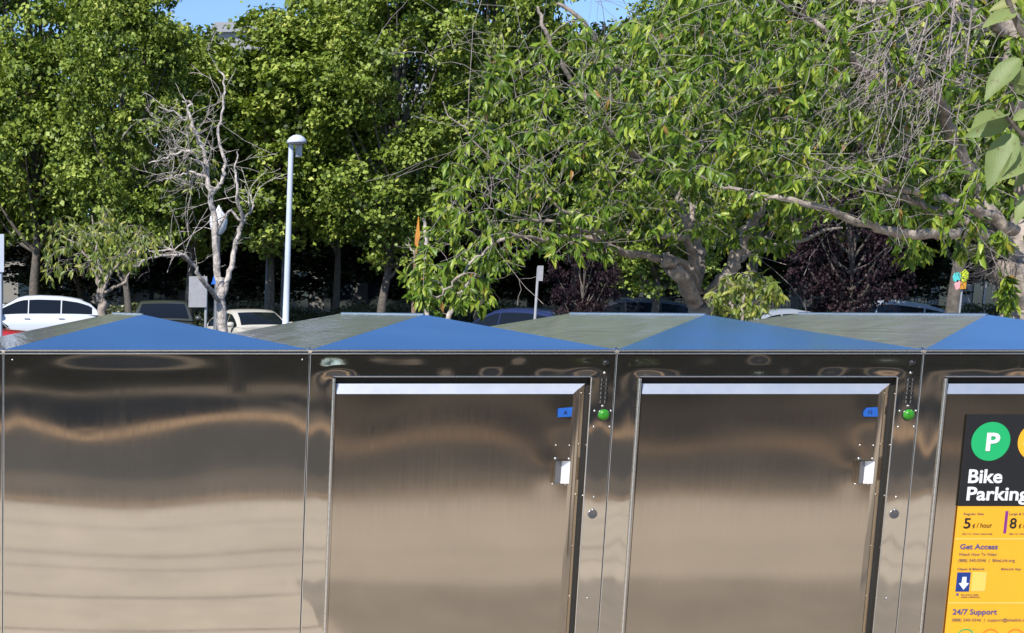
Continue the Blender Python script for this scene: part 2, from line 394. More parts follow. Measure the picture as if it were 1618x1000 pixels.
        b += .0011 * bump2(x, z, .84, ZE - .23, .05, .07) + .0009 * bump2(x, z, .80, .97, .05, .06)
        return b
    zsd = lin(.20, .55, .02) + lin(.55, DZ1, .0125)[1:]; V, Fq = grid_panel(lin(DX0, DX1, .0125), zsd, fd, None, .001)
    dm = MB().add(V, Fq, True)
    dr = dm.build("door", STEELD, root)
    # chamfers: top and right, mitred
    cy, ct, cr = .013, .033, .042
    # top chamfer : from face top edge up and back
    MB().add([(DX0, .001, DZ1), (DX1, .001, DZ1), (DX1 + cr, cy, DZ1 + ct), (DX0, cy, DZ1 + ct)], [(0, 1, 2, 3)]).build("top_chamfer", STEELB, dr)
    n = 40; vs = []; fs = []
    for i in range(n + 1):
        z = DZ1 + (.20 - DZ1) * i / n; ext = ct if i == 0 else 0; wv = .0009 * math.sin(z * 11 + seed)
        vs += [(DX1, .001, z), (DX1 + .012 + wv, .003, z + ext * .35), (DX1 + cr, cy + .004, z + ext)]
    for i in range(n):
        for q in (0, 1): a = i * 3 + q; fs.append((a, a + 3, a + 4, a + 1))
    MB().add(vs, fs, True).build("side_chamfer", STEELD, dr)
    MB().box(DX0 - .012, DX0 - .0005, .002, .028, .20, DZ1 + ct).build("hinge_leaf", STEELD, dr)
    # piano hinge
    hm = MB(); z = .20
    while z < HZ1 - .008:
        z2 = min(z + .0258, HZ1 - .006); hm.tube([(HX0 + .003, -.003, z), (HX0 + .003, -.003, z2)], .0044, 12); z += .0265
    hm.build("piano_hinge", STEELE, dr)
    # handle : folded pull with two facets and four bolts
    hx, hz = (at(885, 745, YF)[0] - (XL + WL)), at(885, 745, YF)[2]
    a, b2, rx = hx - .024, hx + .024, hx + .002; zt, zb = hz + .037, hz - .037
    yo = -.021
    hb = MB().box(a - .001, a, yo, -.001, zb, zt).box(b2, b2 + .001, yo, -.001, zb, zt).box(a - .001, b2 + .001, yo, -.001, zt, zt + .001).box(a - .001, b2 + .001, yo, -.001, zb - .001, zb).build("handle", STEELD, dr)
    MB().add([(a, yo + .001, zt), (rx - .001, -.004, zt), (rx - .001, -.004, zb), (a, yo + .001, zb)], [(0, 3, 2, 1)]).build("handle_cheek", HANDLE_D, hb)  # darker steel puts this facet's shade into its colour
    MB().add([(rx, -.003, zt), (rx, -.003, zb), (b2, yo + .001, zb), (b2, yo + .001, zt)], [(0, 1, 2, 3)]).build("handle_cheek", STEELB, hb)  # paler steel puts the sun on this facet into its colour
    for (bx, bz, r) in ((a + .006, zt + .006, .0052), (b2 + .002, zt + .006, .004), (a + .002, zb - .004, .005), (b2 - .004, zb - .005, .004), (a + .004, zt + .05, .003), (b2 + .001, zt + .05, .003)): bolt_mb(MB(), bx, bz, r).build("bolt", BOLT, dr)
    return root, dr

def control_strip(root, k):
    """meter strip on the right stile: lens, slots, button, screws, cam lock"""
    ox = XL + WL
    def L(px, py): p = at(px, py, YF); return p[0] - ox, p[2]
    x, z = L(957, 573); MB().lathe((x, -.001, z), [(.0085, -.003), (.0085, .004), (.006, .007), (.001, .008)], 14, 'y').build("button", BLACKPL, root)
    for j in range(6):
        for i in range(2):
            x, z = L(951.5 + 7 * i - .5 * j, 600 + 6.9 * j)
            sl = MB().box(x - .0048, x + .0048, -.0046, -.0004, z - .005, z + .005).build("louvre_slot", BLACKPL, root)
            MB().box(x - .0056, x - .0018, -.0066, -.0047, z - .005, z + .005).build("slot_rim", STEELE, sl)
    x, z = L(953, 655); MB().lathe((x, -.001, z), [(.0185, -.002), (.0182, .005), (.015, .011), (.009, .0145), (.001, .0155)], 20, 'y').build("indicator_lens", GREEN, root)
    MB().lathe((x, -.001, z), [(.021, -.002), (.0205, .0015), (.018, .003)], 20, 'y').build("lens_bezel", BLACKPL, root)
    for (px, py, r) in ((955, 589, .0048), (952, 641, .0048), (939.5, 649, .0042), (965, 649, .0042), (938, 674, .0042), (963, 674, .0042), (938, 785, .004), (928, 945, .0042)):
        x, z = L(px, py); bolt_mb(MB(), x, z, r).build("screw", BOLT, root)
    for (px, py) in ((932, 622), (927, 703), (921, 783), (917, 865), (913, 945)):
        x, z = L(px, py); bolt_mb(MB(), x, z, .003, .004).build("screw", BOLT, root)
    x, z = L(936, 812); MB().lathe((x, -.001, z), [(.016, -.002), (.0155, .0012), (.012, .0004), (.001, .0002)], 18, 'y').build("cam_lock", HANDLE_D, root)
    bolt_mb(MB(), x, z + .014, .005).build("screw", BOLT, root)

def tape(root_door, ox, pxs, txt):
    pts = [at(px, py, YF) for px, py in pxs]
    f = [(p[0] - ox, -.0052, p[2]) for p in pts]; b = [(a, -.0045, c2) for a, _, c2 in f]; n = len(f)
    o = MB().add(f + b, [tuple(range(n - 1, -1, -1))] + [(i, (i + 1) % n, n + (i + 1) % n, n + i) for i in range(n)]).build("tape_label", TAPE, root_door)
    m = MB(); cx = sum(q[0] for q in f) / n; cz = sum(q[2] for q in f) / n
    text_mesh(m, txt, cx - .008 * (len(txt) * .5), cz - .006, .012, -.0062, bold=.0004); m.build("handwriting", INK, o)

locker(-1, 5, False, "steel bike locker at the far left edge, almost out of view")
locker(0, 1, False, "plain brushed steel bike locker end panel without a door")
L1, D1 = locker(1, 2, True, "steel bike locker beside the plain panel, first door with blue tape marked A")
L2, D2 = locker(2, 3, True, "steel bike locker in the middle right, door with blue tape marked 11")
L3, D3 = locker(3, 4, True, "steel bike locker at the right edge, yellow and black bike parking sign on its door")
for L_ in (L1, L2): control_strip(L_, 0)
tape(D1, XL + WL, [(881, 645), (904, 643), (902, 658), (880, 659)], "A")
tape(D2, XL + 2 * WL, [(1368, 644), (1385, 643), (1386, 658), (1363, 658), (1363, 650)], "11")

# poster on the right-hand door
def poster(door, ox):
    def q(px, py): p = at(px, py, YF); return p[0] - ox, p[2]
    xl, zt = q(1527, 655); xr = DX1 - .02; _, zm = q(1513, 799); zb = zt - 1.0
    k = 1 / 485.
    o = MB().box(xl, xr, -.0062, -.0048, zb, zt).build("sign_panel", SYEL, door, label="black and yellow bike parking price sign")
    MB().box(xl - .0005, xr + .0005, -.0072, -.0047, zm, zt + .0005).build("sign_header", SBLACK, o)
    def disc(name, cx, cz, r, m, y=-.008, hole=0):
        mb = MB(); n = 40
        if hole:
            vs = [(cx + rr * math.cos(2 * math.pi * i / n), y, cz + rr * math.sin(2 * math.pi * i / n)) for rr in (r, hole) for i in range(n)]
            mb.add(vs, [(i, n + i, n + (i + 1) % n, (i + 1) % n) for i in range(n)])
        else: mb.add([(cx + r * math.cos(2 * math.pi * i / n), y, cz + r * math.sin(2 * math.pi * i / n)) for i in range(n)], [tuple(range(n))[::-1]])
        return mb.build(name, m, o)
    cx, cz = q(1563, 697); R = 31 * k; disc("emblem", cx, cz, R, SGREEN)
    cx2 = cx + 74 * k; disc("emblem", cx2, cz, R, SYEL)
    m = MB(); text_mesh(m, "P", cx - .019, cz - .0295, .059, -.0095, bold=.0022, width=.044); m.build("emblem_letter", SWHITE, o)
    # bicycle emblem inside the orange disc
    m = MB()
    for dx in (-.026, .026):
        m.tube([(cx2 + dx + .015 * math.cos(a * math.pi / 9), -.0095, cz - .008 + .015 * math.sin(a * math.pi / 9)) for a in range(19)], .0028, 6)
    for a, b in (((-.026, -.008), (-.008, .016)), ((-.008, .016), (.018, .016)), ((.018, .016), (.026, -.008)), ((-.008, .016), (0, -.008)), ((0, -.008), (.018, .016)), ((-.026, -.008), (0, -.008))):
        m.tube([(cx2 + a[0], -.0095, cz + a[1]), (cx2 + b[0], -.0095, cz + b[1])], .0022, 6)
    m.build("bicycle_emblem", SWHITE, o)
    m = MB(); x, z = q(1525, 762); text_mesh(m, "Bike", x, z, .045, -.009, bold=.0015, width=.112); m.build("title_word", SWHITE, o); m = MB()
    x, z = q(1522.5, 789.5); text_mesh(m, "Parking", x, z, .045, -.009, bold=.0015, width=.205)
    m.build("title_word", SWHITE, o)
    g, d, ind = SGREY, SBLACK, SINDIGO
    def T(mt, s, px, py, hpx, wpx, bold=0):
        x, z = q(px, py); mb = MB(); text_mesh(mb, s, x, z, hpx * k, -.0072, bold=bold, width=wpx * k); mb.build("text_line", mt, o)
    T(g, "Regular Size", 1520, 813, 3.6, 32); T(g, "Large & Cargo Size", 1592, 813, 3.6, 48)
    T(d, "5", 1519, 834, 17, 11, .0006); T(d, "¢ / hour", 1534, 833, 8, 31); T(d, "8", 1592, 834, 17, 11, .0006); T(d, "¢ / hour", 1607, 833, 8, 31)
    T(g, "(5¢ / hr when reserved)", 1518, 844, 2.6, 48); T(g, "(8¢ / hr when reserved)", 1592, 844, 2.6, 48)
    T(ind, "Get Access", 1514, 867, 8.5, 61, .0006)
    T(g, "Watch How To Video", 1512.5, 877.5, 5, 61); T(g, "(888) 540-0546  |  BikeLink.org", 1511.5, 887, 5, 91)
    T(g, "Clipper & BikeLink", 1510, 900, 3.8, 44); T(g, "BikeLink App", 1579, 900, 3.8, 32)
    T(g, "Get a card at a vending", 1516, 940, 2.4, 28); T(g, "machine or BikeLink.org", 1516, 943.5, 2.4, 30)
    T(ind, "24/7 Support", 1502.5, 970, 9, 72, .0006)
    T(g, "(888) 540-0546  |  support@bikelink.org", 1501.5, 981, 5, 125)
    x, z = q(1587, 807); x2, z2 = q(1583.5, 842)
    MB().box(x2 - .001, x2 + .008, -.0072, -.0063, z2, z).build("divider_bar", SPURPLE, o)
    for py in (851, 952):
        x, z = q(1510, py); MB().box(xl + .001, xr - .001, -.0068, -.0063, z - .0022, z + .0022).build("rule", SYEL2, o)
    x, z = q(1507.5, 934); MB().box(x, x + .045, -.0070, -.0063, z, z + .065).build("card_picture", SNAVY, o)
    m = MB(); m.add([(x + .008 + a, -.0076, z + b) for a, b in ((.010, .05), (.024, .05), (.025, .030), (.034, .028), (.018, .006), (.000, .028), (.009, .030))], [tuple(range(7))]); m.build("card_arrow", SWHITE, o)
    MB().box(x + .052, x + .098, -.0070, -.0063, z + .001, z + .066).build("card_picture", SYEL2, o)
    MB().box(x + .004, x + .012, -.0070, -.0063, z - .014, z - .006).build("card_mark", SINDIGO, o)
    for i, mm in enumerate((SGREEN, SORANGE, SORANGE)):
        x, z = q(1523 + 39 * i, 1007); disc("rule_symbol", x, z, .031, mm, -.0072, .027)
poster(D3, XL + 3 * WL)

# ------------------------------------------------------------------ vegetation tools
def leaf_template(kind):
    if kind == 'lance':     # folded, drooping blade: length 1 along x
        V = np.array([(0, 0, 0), (.28, .15, .05), (.28, 0, -.02), (.28, -.15, .05), (.68, .135, -.04), (.68, 0, -.12), (.68, -.135, -.04), (1, 0, -.32)], float)
        Fq = [np.array([(1, 2, 5, 4), (2, 3, 6, 5)]), np.array([(0, 2, 1), (0, 3, 2), (4, 5, 7), (5, 6, 7)])]
    elif kind == 'broad':
        V = np.array([(0, 0, 0)] + [(x, s * y, .10 * abs(s) - .22 * x * x) for x, y in ((.12, .12), (.3, .22), (.52, .225), (.75, .15)) for s in (1, 0, -1)] + [(1, 0, -.24)], float)
        Fq = [np.array([(1 + 3 * i + a, 2 + 3 * i + a, 5 + 3 * i + a, 4 + 3 * i + a) for i in range(3) for a in (0, 1)]), np.array([(0, 2, 1), (0, 3, 2), (10, 11, 13), (11, 12, 13)])]
    else:                   # small lobed leaf seen far away
        V = np.array([(0, 0, 0), (.45, .42, .10), (1, .0, -.12), (.45, -.42, .10)], float); Fq = [np.array([(0, 3, 2, 1)])]
    return V, Fq
def leaves_mesh(name, P, D, N, S, kind, rnd):
    """P base points, D direction, N approx normal, S length"""
    P, D, N, S = (np.asarray(a, float) for a in (P, D, N, S))
    D = D / (np.linalg.norm(D, axis=1)[:, None] + 1e-9); B = np.cross(N, D); B /= (np.linalg.norm(B, axis=1)[:, None] + 1e-9); N = np.cross(D, B)
    T, Fq = leaf_template(kind); n = len(P); k = len(T)
    V = P[:, None] + S[:, None, None] * (T[None, :, 0, None] * D[:, None] + T[None, :, 1, None] * B[:, None] + T[None, :, 2, None] * N[:, None])
    V = V.reshape(-1, 3); off = (np.arange(n) * k)[:, None, None]; FF = []; at_ = []
    for f in Fq: FF.append((f[None] + off).reshape(-1, f.shape[1])); at_.append(np.repeat(rnd, len(f)))
    return np_mesh(name, V, FF, smooth=kind == 'broad', attr=np.concatenate(at_))
def tubes_mesh(name, lines, n=6):
    """many tubes at once: list of (pts (m,3), radii (m))"""
    VV = []; FF = []; off = 0; ca = np.cos(2 * np.pi * np.arange(n) / n); sa = np.sin(2 * np.pi * np.arange(n) / n)
    for pts, rad in lines:
        pts = np.asarray(pts, float); m = len(pts); rad = np.asarray(rad, float) * np.ones(m)
        t = np.gradient(pts, axis=0); t /= (np.linalg.norm(t, axis=1)[:, None] + 1e-9)
        ref = np.array([.13, .97, .21]) if abs(t[0][1]) < .8 else np.array([1., .1, .05])
        u = np.cross(t, ref); u /= (np.linalg.norm(u, axis=1)[:, None] + 1e-9); v = np.cross(t, u)
        R = pts[:, None] + rad[:, None, None] * (ca[None, :, None] * u[:, None] + sa[None, :, None] * v[:, None])
        VV.append(R.reshape(-1, 3)); i = np.arange(m - 1)[:, None] * n; k = np.arange(n)[None]; k2 = (k + 1) % n
        FF.append(np.stack([i + k, i + k2, i + n + k2, i + n + k], -1).reshape(-1, 4) + off); off += m * n
    return np_mesh(name, np.concatenate(VV), np.concatenate(FF), smooth=True)
def spline(pts, sub=4):
    P = np.asarray(pts, float); out = []
    Q = np.vstack([2 * P[0] - P[1], P, 2 * P[-1] - P[-2]])
    for i in range(len(P) - 1):
        p0, p1, p2, p3 = Q[i:i + 4]
        for s in range(sub):
            t = s / sub; out.append(.5 * ((2 * p1) + (-p0 + p2) * t + (2 * p0 - 5 * p1 + 4 * p2 - p3) * t * t + (-p0 + 3 * p1 - 3 * p2 + p3) * t ** 3))
    out.append(P[-1]); return np.array(out)
def limb(px_pts, r0, r1, rng, wob=.01):
    """limb through photo points (px,py,Y), real thickness r0 -> r1"""
    L = spline([at(a, b, c) if c > 0 else np.array([at(a, b, -c)[0], -c, 0.0]) for a, b, c in px_pts], 5); n = len(L)
    L[1:-1] += rng.normal(0, wob, (n - 2, 3)); rad = np.linspace(r0, r1, n) * (1 + rng.normal(0, .05, n)); return L, rad
def inpoly(x, y, poly):
    c = np.zeros(len(x), bool); n = len(poly)
    for i in range(n):
        x1, y1 = poly[i]; x2, y2 = poly[i - 1]
        c ^= ((y1 > y) != (y2 > y)) & (x < (x2 - x1) * (y - y1) / (y2 - y1 + 1e-9) + x1)
    return c
def region(poly, y0, y1, n, rng):
    xs = [p[0] for p in poly]; ys = [p[1] for p in poly]; out = []
    while len(out) < n:
        a = rng.uniform(min(xs), max(xs), n); b = rng.uniform(min(ys), max(ys), n); ok = inpoly(a, b, poly)
        for u, v in zip(a[ok], b[ok]): out.append(at(u, v, rng.uniform(y0, y1)))
    return np.array(out[:n])
def grow(limbs, targets, rng, sag=.15, rk=.0032, tip=.0016, wob=.05, maxlen=1.6):
    """connect every target to the nearest wood with a bent twig; returns twig lines"""
    nodes = np.concatenate([l for l, r in limbs]); lvl = np.concatenate([np.asarray(r) for l, r in limbs]); twigs = []
    d = np.array([np.min(np.linalg.norm(nodes - t, axis=1)) for t in targets]); order = np.argsort(d)
    for i in order:
        t = targets[i]; dd = np.linalg.norm(nodes - t, axis=1); j = int(np.argmin(dd)); s = nodes[j]; L = dd[j]
        if L < .02: continue
        m = 5 if L < .5 else 8; a = np.linspace(0, 1, m)[:, None]; q = s + (t - s) * a
        side = rng.normal(0, wob * L, 3); q += np.sin(a * np.pi) * side + np.array([0, 0, 1]) * (np.sin(a * np.pi) * sag * L) + rng.normal(0, .008 * min(1, L), (m, 3)) * (a > 0)
        r0 = min(lvl[j] * .8, tip + rk * L * 3 + .0008); r = np.linspace(max(r0, tip), tip, m)
        twigs.append((q, r)); nodes = np.vstack([nodes, q[1:]]); lvl = np.concatenate([lvl, r[1:]])
    return twigs
def spray(limbs, rng, n, ln, tip=.0014, up=.3, lim=None):
    out = []
    for _ in range(n):
        L, r = limbs[rng.integers(0, len(limbs))]
        if len(L) < 3: continue
        i = rng.integers(1, len(L) - 1); t = L[i + 1] - L[i]; t /= np.linalg.norm(t) + 1e-9
        if lim and not lim(L[i]): continue
        d = rng.normal(0, 1, 3) + t * .9 + np.array([0, 0, up]); d /= np.linalg.norm(d); le = ln * rng.uniform(.35, 1.1); m = 7; c = rng.normal(0, .13, 3); q = [L[i]]
        for k in range(m):
            d = d + c + rng.normal(0, .13, 3); d /= np.linalg.norm(d); q.append(q[-1] + d * le / m)
        q = np.array(q); r0 = min(float(np.asarray(r)[i]) * .7, tip + le * .007); rad = np.linspace(r0, tip, m + 1); out.append((q, rad))
        for _2 in range(rng.integers(1, 4)):
            j = rng.integers(2, m); d2 = d + rng.normal(0, .7, 3); d2 /= np.linalg.norm(d2); l2 = le * rng.uniform(.2, .5); p = [q[j]]
            for k in range(4): d2 = d2 + rng.normal(0, .18, 3); d2 /= np.linalg.norm(d2); p.append(p[-1] + d2 * l2 / 4)
            out.append((np.array(p), np.linspace(rad[j] * .7, tip * .8, 5)))
    return out
def twig_leaves(twigs, rng, per, size, droop=.8, spread=.03, start=.35):
    P = []; D = []; N = []; S = []
    for q, r in twigs:
        L = np.linalg.norm(q[-1] - q[0]); k = max(1, int(rng.poisson(per * (.5 + min(L, .6)))))
        for _ in range(k):
            a = (1 - (1 - start) * rng.random() ** 1.9) * (len(q) - 1); i = int(min(a, len(q) - 2)); p = q[i] + (q[i + 1] - q[i]) * (a - i)
            tw = q[i + 1] - q[i]; tw = tw / (np.linalg.norm(tw) + 1e-9)
            d = tw * .5 + rng.normal(0, .55, 3) + np.array([0, 0, -droop]); n = rng.normal(0, .6, 3) + np.array([-.25, -.5, .75])
            P.append(p + rng.normal(0, spread * .3, 3)); D.append(d); N.append(n); S.append(rng.uniform(*size))
    return P, D, N, S
def put(name, me, m, parent, rel, **k):
    """mesh in world coordinates -> child of a thing whose base is rel"""
    v = np.empty(len(me.vertices) * 3, np.float32); me.vertices.foreach_get("co", v); v = v.reshape(-1, 3) - np.asarray(rel, np.float32)
    me.vertices.foreach_set("co", v.ravel()); me.update()
    o = bpy.data.objects.new(name, me); o.data.materials.append(m); link(o, parent); return tag(o, **k)

# ------------------------------------------------------------------ near tree behind the lockers
def near_tree(base, limbs, polys, mats, label, cat="tree", group=None, seed=1, size=(.055, .095), kind='lance', bare=None, name="leafy_tree", per=9, sprays=None, droop=.8, sag=.15, start=.55, twig_r=.0016, wob=.05):
    rng = np.random.default_rng(seed); b = np.array([base[0], base[1], 0.])
    root = empty(name, tuple(b), label=label, cat=cat, group=group)
    LL = [limb(l[0], l[1], l[2], rng) for l in limbs]
    put("trunk", tubes_mesh("trunk", LL, 12), mats[0], root, b)
    tw = []; lt = []
    for (poly, y0, y1, n, leafy) in polys:
        T = region(poly, y0, y1, n, rng); t = grow(LL + tw, T, rng, sag=sag, tip=twig_r, wob=wob); tw += t; lt += t if leafy else []
    if bare is not None:
        nodes = np.concatenate([l for l, r in LL]); nodes = nodes[nodes[:, 2] > 1.9]
        for q, r in bare(rng):
            j = int(np.argmin(np.linalg.norm(nodes - q[0], axis=1))); s0 = nodes[j]; mid = (s0 + q[0]) / 2 + rng.normal(0, .03, 3)
            tw.append((np.vstack([s0, mid, q]), np.concatenate([[r[0] * 1.3, r[0] * 1.1], r]))); nodes = np.vstack([nodes, q])
    if sprays:
        for (n_, ln_, tip_) in sprays: tw += spray(LL + tw[:len(tw) // 3], rng, n_, ln_, tip_, lim=lambda p: p[2] > 1.75)
    if tw: put("branches", tubes_mesh("branches", tw, 5), mats[1], root, b)
    if lt:
        P, D, N, S = twig_leaves(lt, rng, per, size, droop=droop, start=start); rnd = np.clip(rng.beta(2, 2.2, len(P)) + (rng.random(len(P)) > .985) * .5, 0, 1)
        put("crown", leaves_mesh("crown", P, D, N, S, kind, rnd), mats[2], root, b)
    return root

YM = 11.3
near_tree((at(1108, 487, YM)[0], YM), [
    ([(1110, 0, -YM), (1108, 640, YM), (1106, 560, YM), (1106, 500, YM), (1106, 488, YM)], .105, .08),
    ([(1104, 500, YM), (1098, 462, YM), (1092, 435, YM - .1), (1066, 412, YM - .2), (1010, 403, YM - .3), (955, 388, YM - .5), (905, 372, YM - .6), (860, 378, YM - .8), (805, 368, YM - 1)], .042, .010),
    ([(1100, 440, YM), (1094, 405, YM - .1), (1075, 375, YM - .2), (1000, 372, YM - .4), (935, 362, YM - .5), (870, 350, YM - .6), (805, 340, YM - .7)], .032, .007),
    ([(1102, 498, YM), (1098, 455, YM + .05), (1104, 420, YM + .1), (1102, 385, YM + .2), (1080, 342, YM + .2), (1070, 300, YM + .3), (1060, 220, YM + .4), (1020, 140, YM + .5)], .050, .012),
    ([(1100, 400, YM + .15), (1092, 350, YM + .3), (1096, 300, YM + .4), (1110, 230, YM + .5)], .032, .012),
    ([(1112, 490, YM), (1122, 468, YM), (1142, 440, YM - .1), (1168, 405, YM - .1), (1188, 360, YM - .1), (1204, 318, YM - .1), (1225, 270, YM), (1240, 190, YM)], .062, .020),
    ([(1098, 480, YM - .1), (1080, 445, YM - .25), (1062, 420, YM - .3), (1048, 410, YM - .3)], .055, .050),
    ([(1165, 410, YM), (1200, 395, YM + .3), (1260, 380, YM + .5), (1330, 360, YM + .6)], .03, .01),
    ([(1070, 300, YM + .3), (1010, 250, YM), (955, 200, YM - .3), (905, 130, YM - .4), (865, 60, YM - .5), (850, 10, YM - .5)], .03, .009),
    ([(1020, 140, YM + .5), (960, 95, YM + .2), (930, 45, YM), (880, 5, YM)], .025, .012),
    ([(955, 388, YM - .5), (900, 340, YM - .8), (840, 290, YM - .9), (760, 235, YM - 1), (700, 160, YM - 1)], .012, .004),
    ([(805, 368, YM - 1), (760, 400, YM - 1), (720, 440, YM - 1.1), (690, 470, YM - 1.1)], .013, .006),
    ([(1240, 190, YM), (1215, 130, YM - .3), (1195, 85, YM - .4), (1140, 30, YM - .4)], .030, .022),
  ], [
    ([(648, 470), (655, 405), (690, 330), (700, 250), (750, 200), (770, 100), (860, 60), (1000, 30), (1250, -60), (1300, 80), (1300, 300), (1240, 420), (1190, 400), (1000, 372), (940, 420), (830, 400), (800, 440), (740, 490), (680, 490)], 9.6, 13.2, 880, True),
    ([(600, 70), (880, 0), (960, 40), (960, 200), (850, 250), (700, 200)], 10, 12.5, 60, False),
    ([(700, 250), (1000, 20), (1300, 0), (1300, 330), (1000, 380), (700, 400)], 9.3, 10.5, 150, False),
  ], (BARK_L, TWIG, LEAF_FG), "spreading green tree with a forked pale trunk right behind the lockers", seed=11, per=20, sprays=((110, .8, .0018), (22, 1.5, .002)))

YR = 9.6
def hanging(rng):
    out = []
    for i in range(75):
        s = at(rng.uniform(1360, 1560), rng.uniform(-40, 140), YR - .6 + rng.normal(0, .35)); e = at(rng.uniform(1270, 1480), rng.uniform(120, 290), YR - .8 + rng.normal(0, .35))
        a = np.linspace(0, 1, 9)[:, None]; q = s + (e - s) * a; q[:, 2] += (np.sin(a * np.pi) * rng.uniform(-.12, .14))[:, 0]; q[1:] += rng.normal(0, .022, (8, 3)); out.append((q, np.linspace(.0055 * rng.uniform(.3, 1), .0012, 9)))
        if i % 2:
            j = rng.integers(3, 7); e2 = q[j] + rng.normal(0, .13, 3) + np.array([-.1, 0, -.12]); out.append((np.linspace(q[j], e2, 4), np.linspace(.0025, .0012, 4)))
    for x0, x1, y1 in ((1512, 1470, 230), (1540, 1505, 245), (1480, 1395, 240)):
        L = spline([at(x0, -30, YR - 1), at((x0 * 2 + x1) / 3, 80, YR - 1), at((x0 + x1 * 2) / 3, 160, YR - 1), at(x1, y1, YR - 1)], 4); out.append((L, np.linspace(.006, .002, len(L))))
    for i in range(130):
        s = at(rng.uniform(1545, 1605), rng.uniform(385, 430), YR + .1); e = at(rng.uniform(1515, 1600), rng.uniform(385, 455), YR + rng.normal(0, .25)); a = np.linspace(0, 1, 6)[:, None]
        q = s + (e - s) * a + np.sin(a * 3.14) * rng.normal(0, .05, 3); out.append((q, np.linspace(.003, .001, 6)))
    return out
near_tree((at(1625, 487, YR)[0], YR), [
    ([(1632, 0, -YR), (1622, 640, YR), (1612, 520, YR), (1606, 460, YR), (1598, 415, YR)], .15, .10),
    ([(1604, 430, YR), (1592, 392, YR), (1560, 372, YR - .1), (1500, 368, YR - .3), (1430, 371, YR - .4), (1385, 360, YR - .5), (1340, 344, YR - .6), (1280, 325, YR - .7), (1200, 309, YR - .6), (1130, 290, YR - .5)], .046, .008),
    ([(1600, 410, YR), (1568, 345, YR), (1545, 300, YR + .1), (1520, 250, YR + .1), (1500, 205, YR), (1480, 150, YR - .2), (1420, 120, YR - .3), (1375, 118, YR - .4), (1340, 80, YR - .5), (1300, 45, YR - .5), (1270, 15, YR - .5)], .05, .010),
    ([(1604, 365, YR - .1), (1560, 342, YR - .2), (1500, 318, YR - .3), (1440, 304, YR - .4), (1400, 286, YR - .5), (1375, 268, YR - .5)], .036, .012),
    ([(1540, 355, YR + .2), (1480, 335, YR + .3), (1420, 305, YR + .3), (1380, 290, YR + .3)], .035, .014),
    ([(1604, 420, YR + .1), (1625, 300, YR + .2), (1612, 200, YR + .2), (1600, 100, YR), (1598, 20, YR), (1600, -60, YR)], .075, .04),
    ([(1480, 150, YR - .2), (1500, 60, YR - .4), (1520, -30, YR - .4)], .02, .012),
    ([(1600, 60, YR), (1540, 20, YR - .2), (1450, 5, YR - .4), (1340, -5, YR - .4)], .03, .014),
  ], [
    ([(1000, 60), (1100, -60), (1640, -60), (1650, 360), (1560, 420), (1500, 400), (1420, 420), (1390, 340), (1250, 330), (1050, 280), (980, 200)], 8.4, 12, 950, True),
    ([(1000, 60), (1150, -30), (1640, -60), (1640, 360), (1300, 300), (1000, 260)], 8.2, 9.4, 150, False),
    ([(1588, 430), (1602, 430), (1606, 500), (1585, 500)], 9.2, 9.6, 16, True),
  ], (BARK_L, TWIG, LEAF_FG), "gnarled grey tree at the right edge with long low limbs and hanging bare twigs", seed=23, bare=hanging, per=20, sprays=((130, .8, .0018), (22, 1.5, .002)))

# bare dying tree
YD = 17.0
near_tree((at(352, 487, YD)[0], YD), [
    ([(354, 0, -YD), (352, 600, YD), (352, 520, YD), (350, 470, YD), (348, 440, YD)], .066, .048),
    ([(348, 460, YD), (342, 400, YD), (338, 350, YD), (330, 300, YD), (325, 262, YD), (318, 230, YD), (305, 200, YD), (280, 182, YD), (250, 168, YD)], .042, .006),
    ([(352, 465, YD), (366, 420, YD), (372, 380, YD), (382, 352, YD), (375, 310, YD - .2), (372, 270, YD - .2), (374, 240, YD - .2)], .036, .007),
    ([(332, 310, YD), (350, 285, YD), (355, 255, YD), (346, 220, YD), (352, 170, YD), (355, 130, YD), (345, 110, YD)], .024, .008),
    ([(350, 480, YD), (322, 445, YD - .3), (300, 412, YD - .4), (280, 402, YD - .5), (240, 408, YD - .6), (205, 425, YD - .7)], .028, .008),
    ([(296, 410, YD - .4), (270, 395, YD - .5), (240, 398, YD - .5)], .02, .008),
    ([(340, 380, YD), (360, 335, YD), (385, 350, YD), (398, 328, YD), (400, 318, YD)], .02, .006),
    ([(325, 262, YD), (300, 240, YD), (270, 246, YD), (235, 258, YD)], .022, .007),
    ([(328, 280, YD), (300, 272, YD), (275, 280, YD)], .018, .007),
    ([(305, 200, YD), (296, 175, YD), (300, 162, YD), (288, 160, YD)], .016, .010),
  ], [
    ([(250, 160), (330, 150), (345, 200), (345, 300), (240, 300), (235, 240)], 16.4, 17.6, 30, False),
    ([(335, 110), (365, 110), (390, 240), (400, 360), (370, 420), (330, 400), (325, 300)], 16.6, 17.4, 20, False),
    ([(195, 385), (300, 380), (330, 430), (330, 450), (290, 430), (200, 440)], 16.2, 17, 12, False),
    ([(245, 190), (345, 180), (345, 300), (260, 300)], 16.8, 17.5, 34, True),
  ], (BARK_W, BARK_W, LEAF_Y), "bare bleached dying tree with twisted limbs in front of the parked beige car", seed=5, per=7, size=(.05, .09), name="dead_tree", sag=.02, twig_r=.0026, start=.6, wob=.02, sprays=((75, .62, .0026), (70, .32, .0022)))

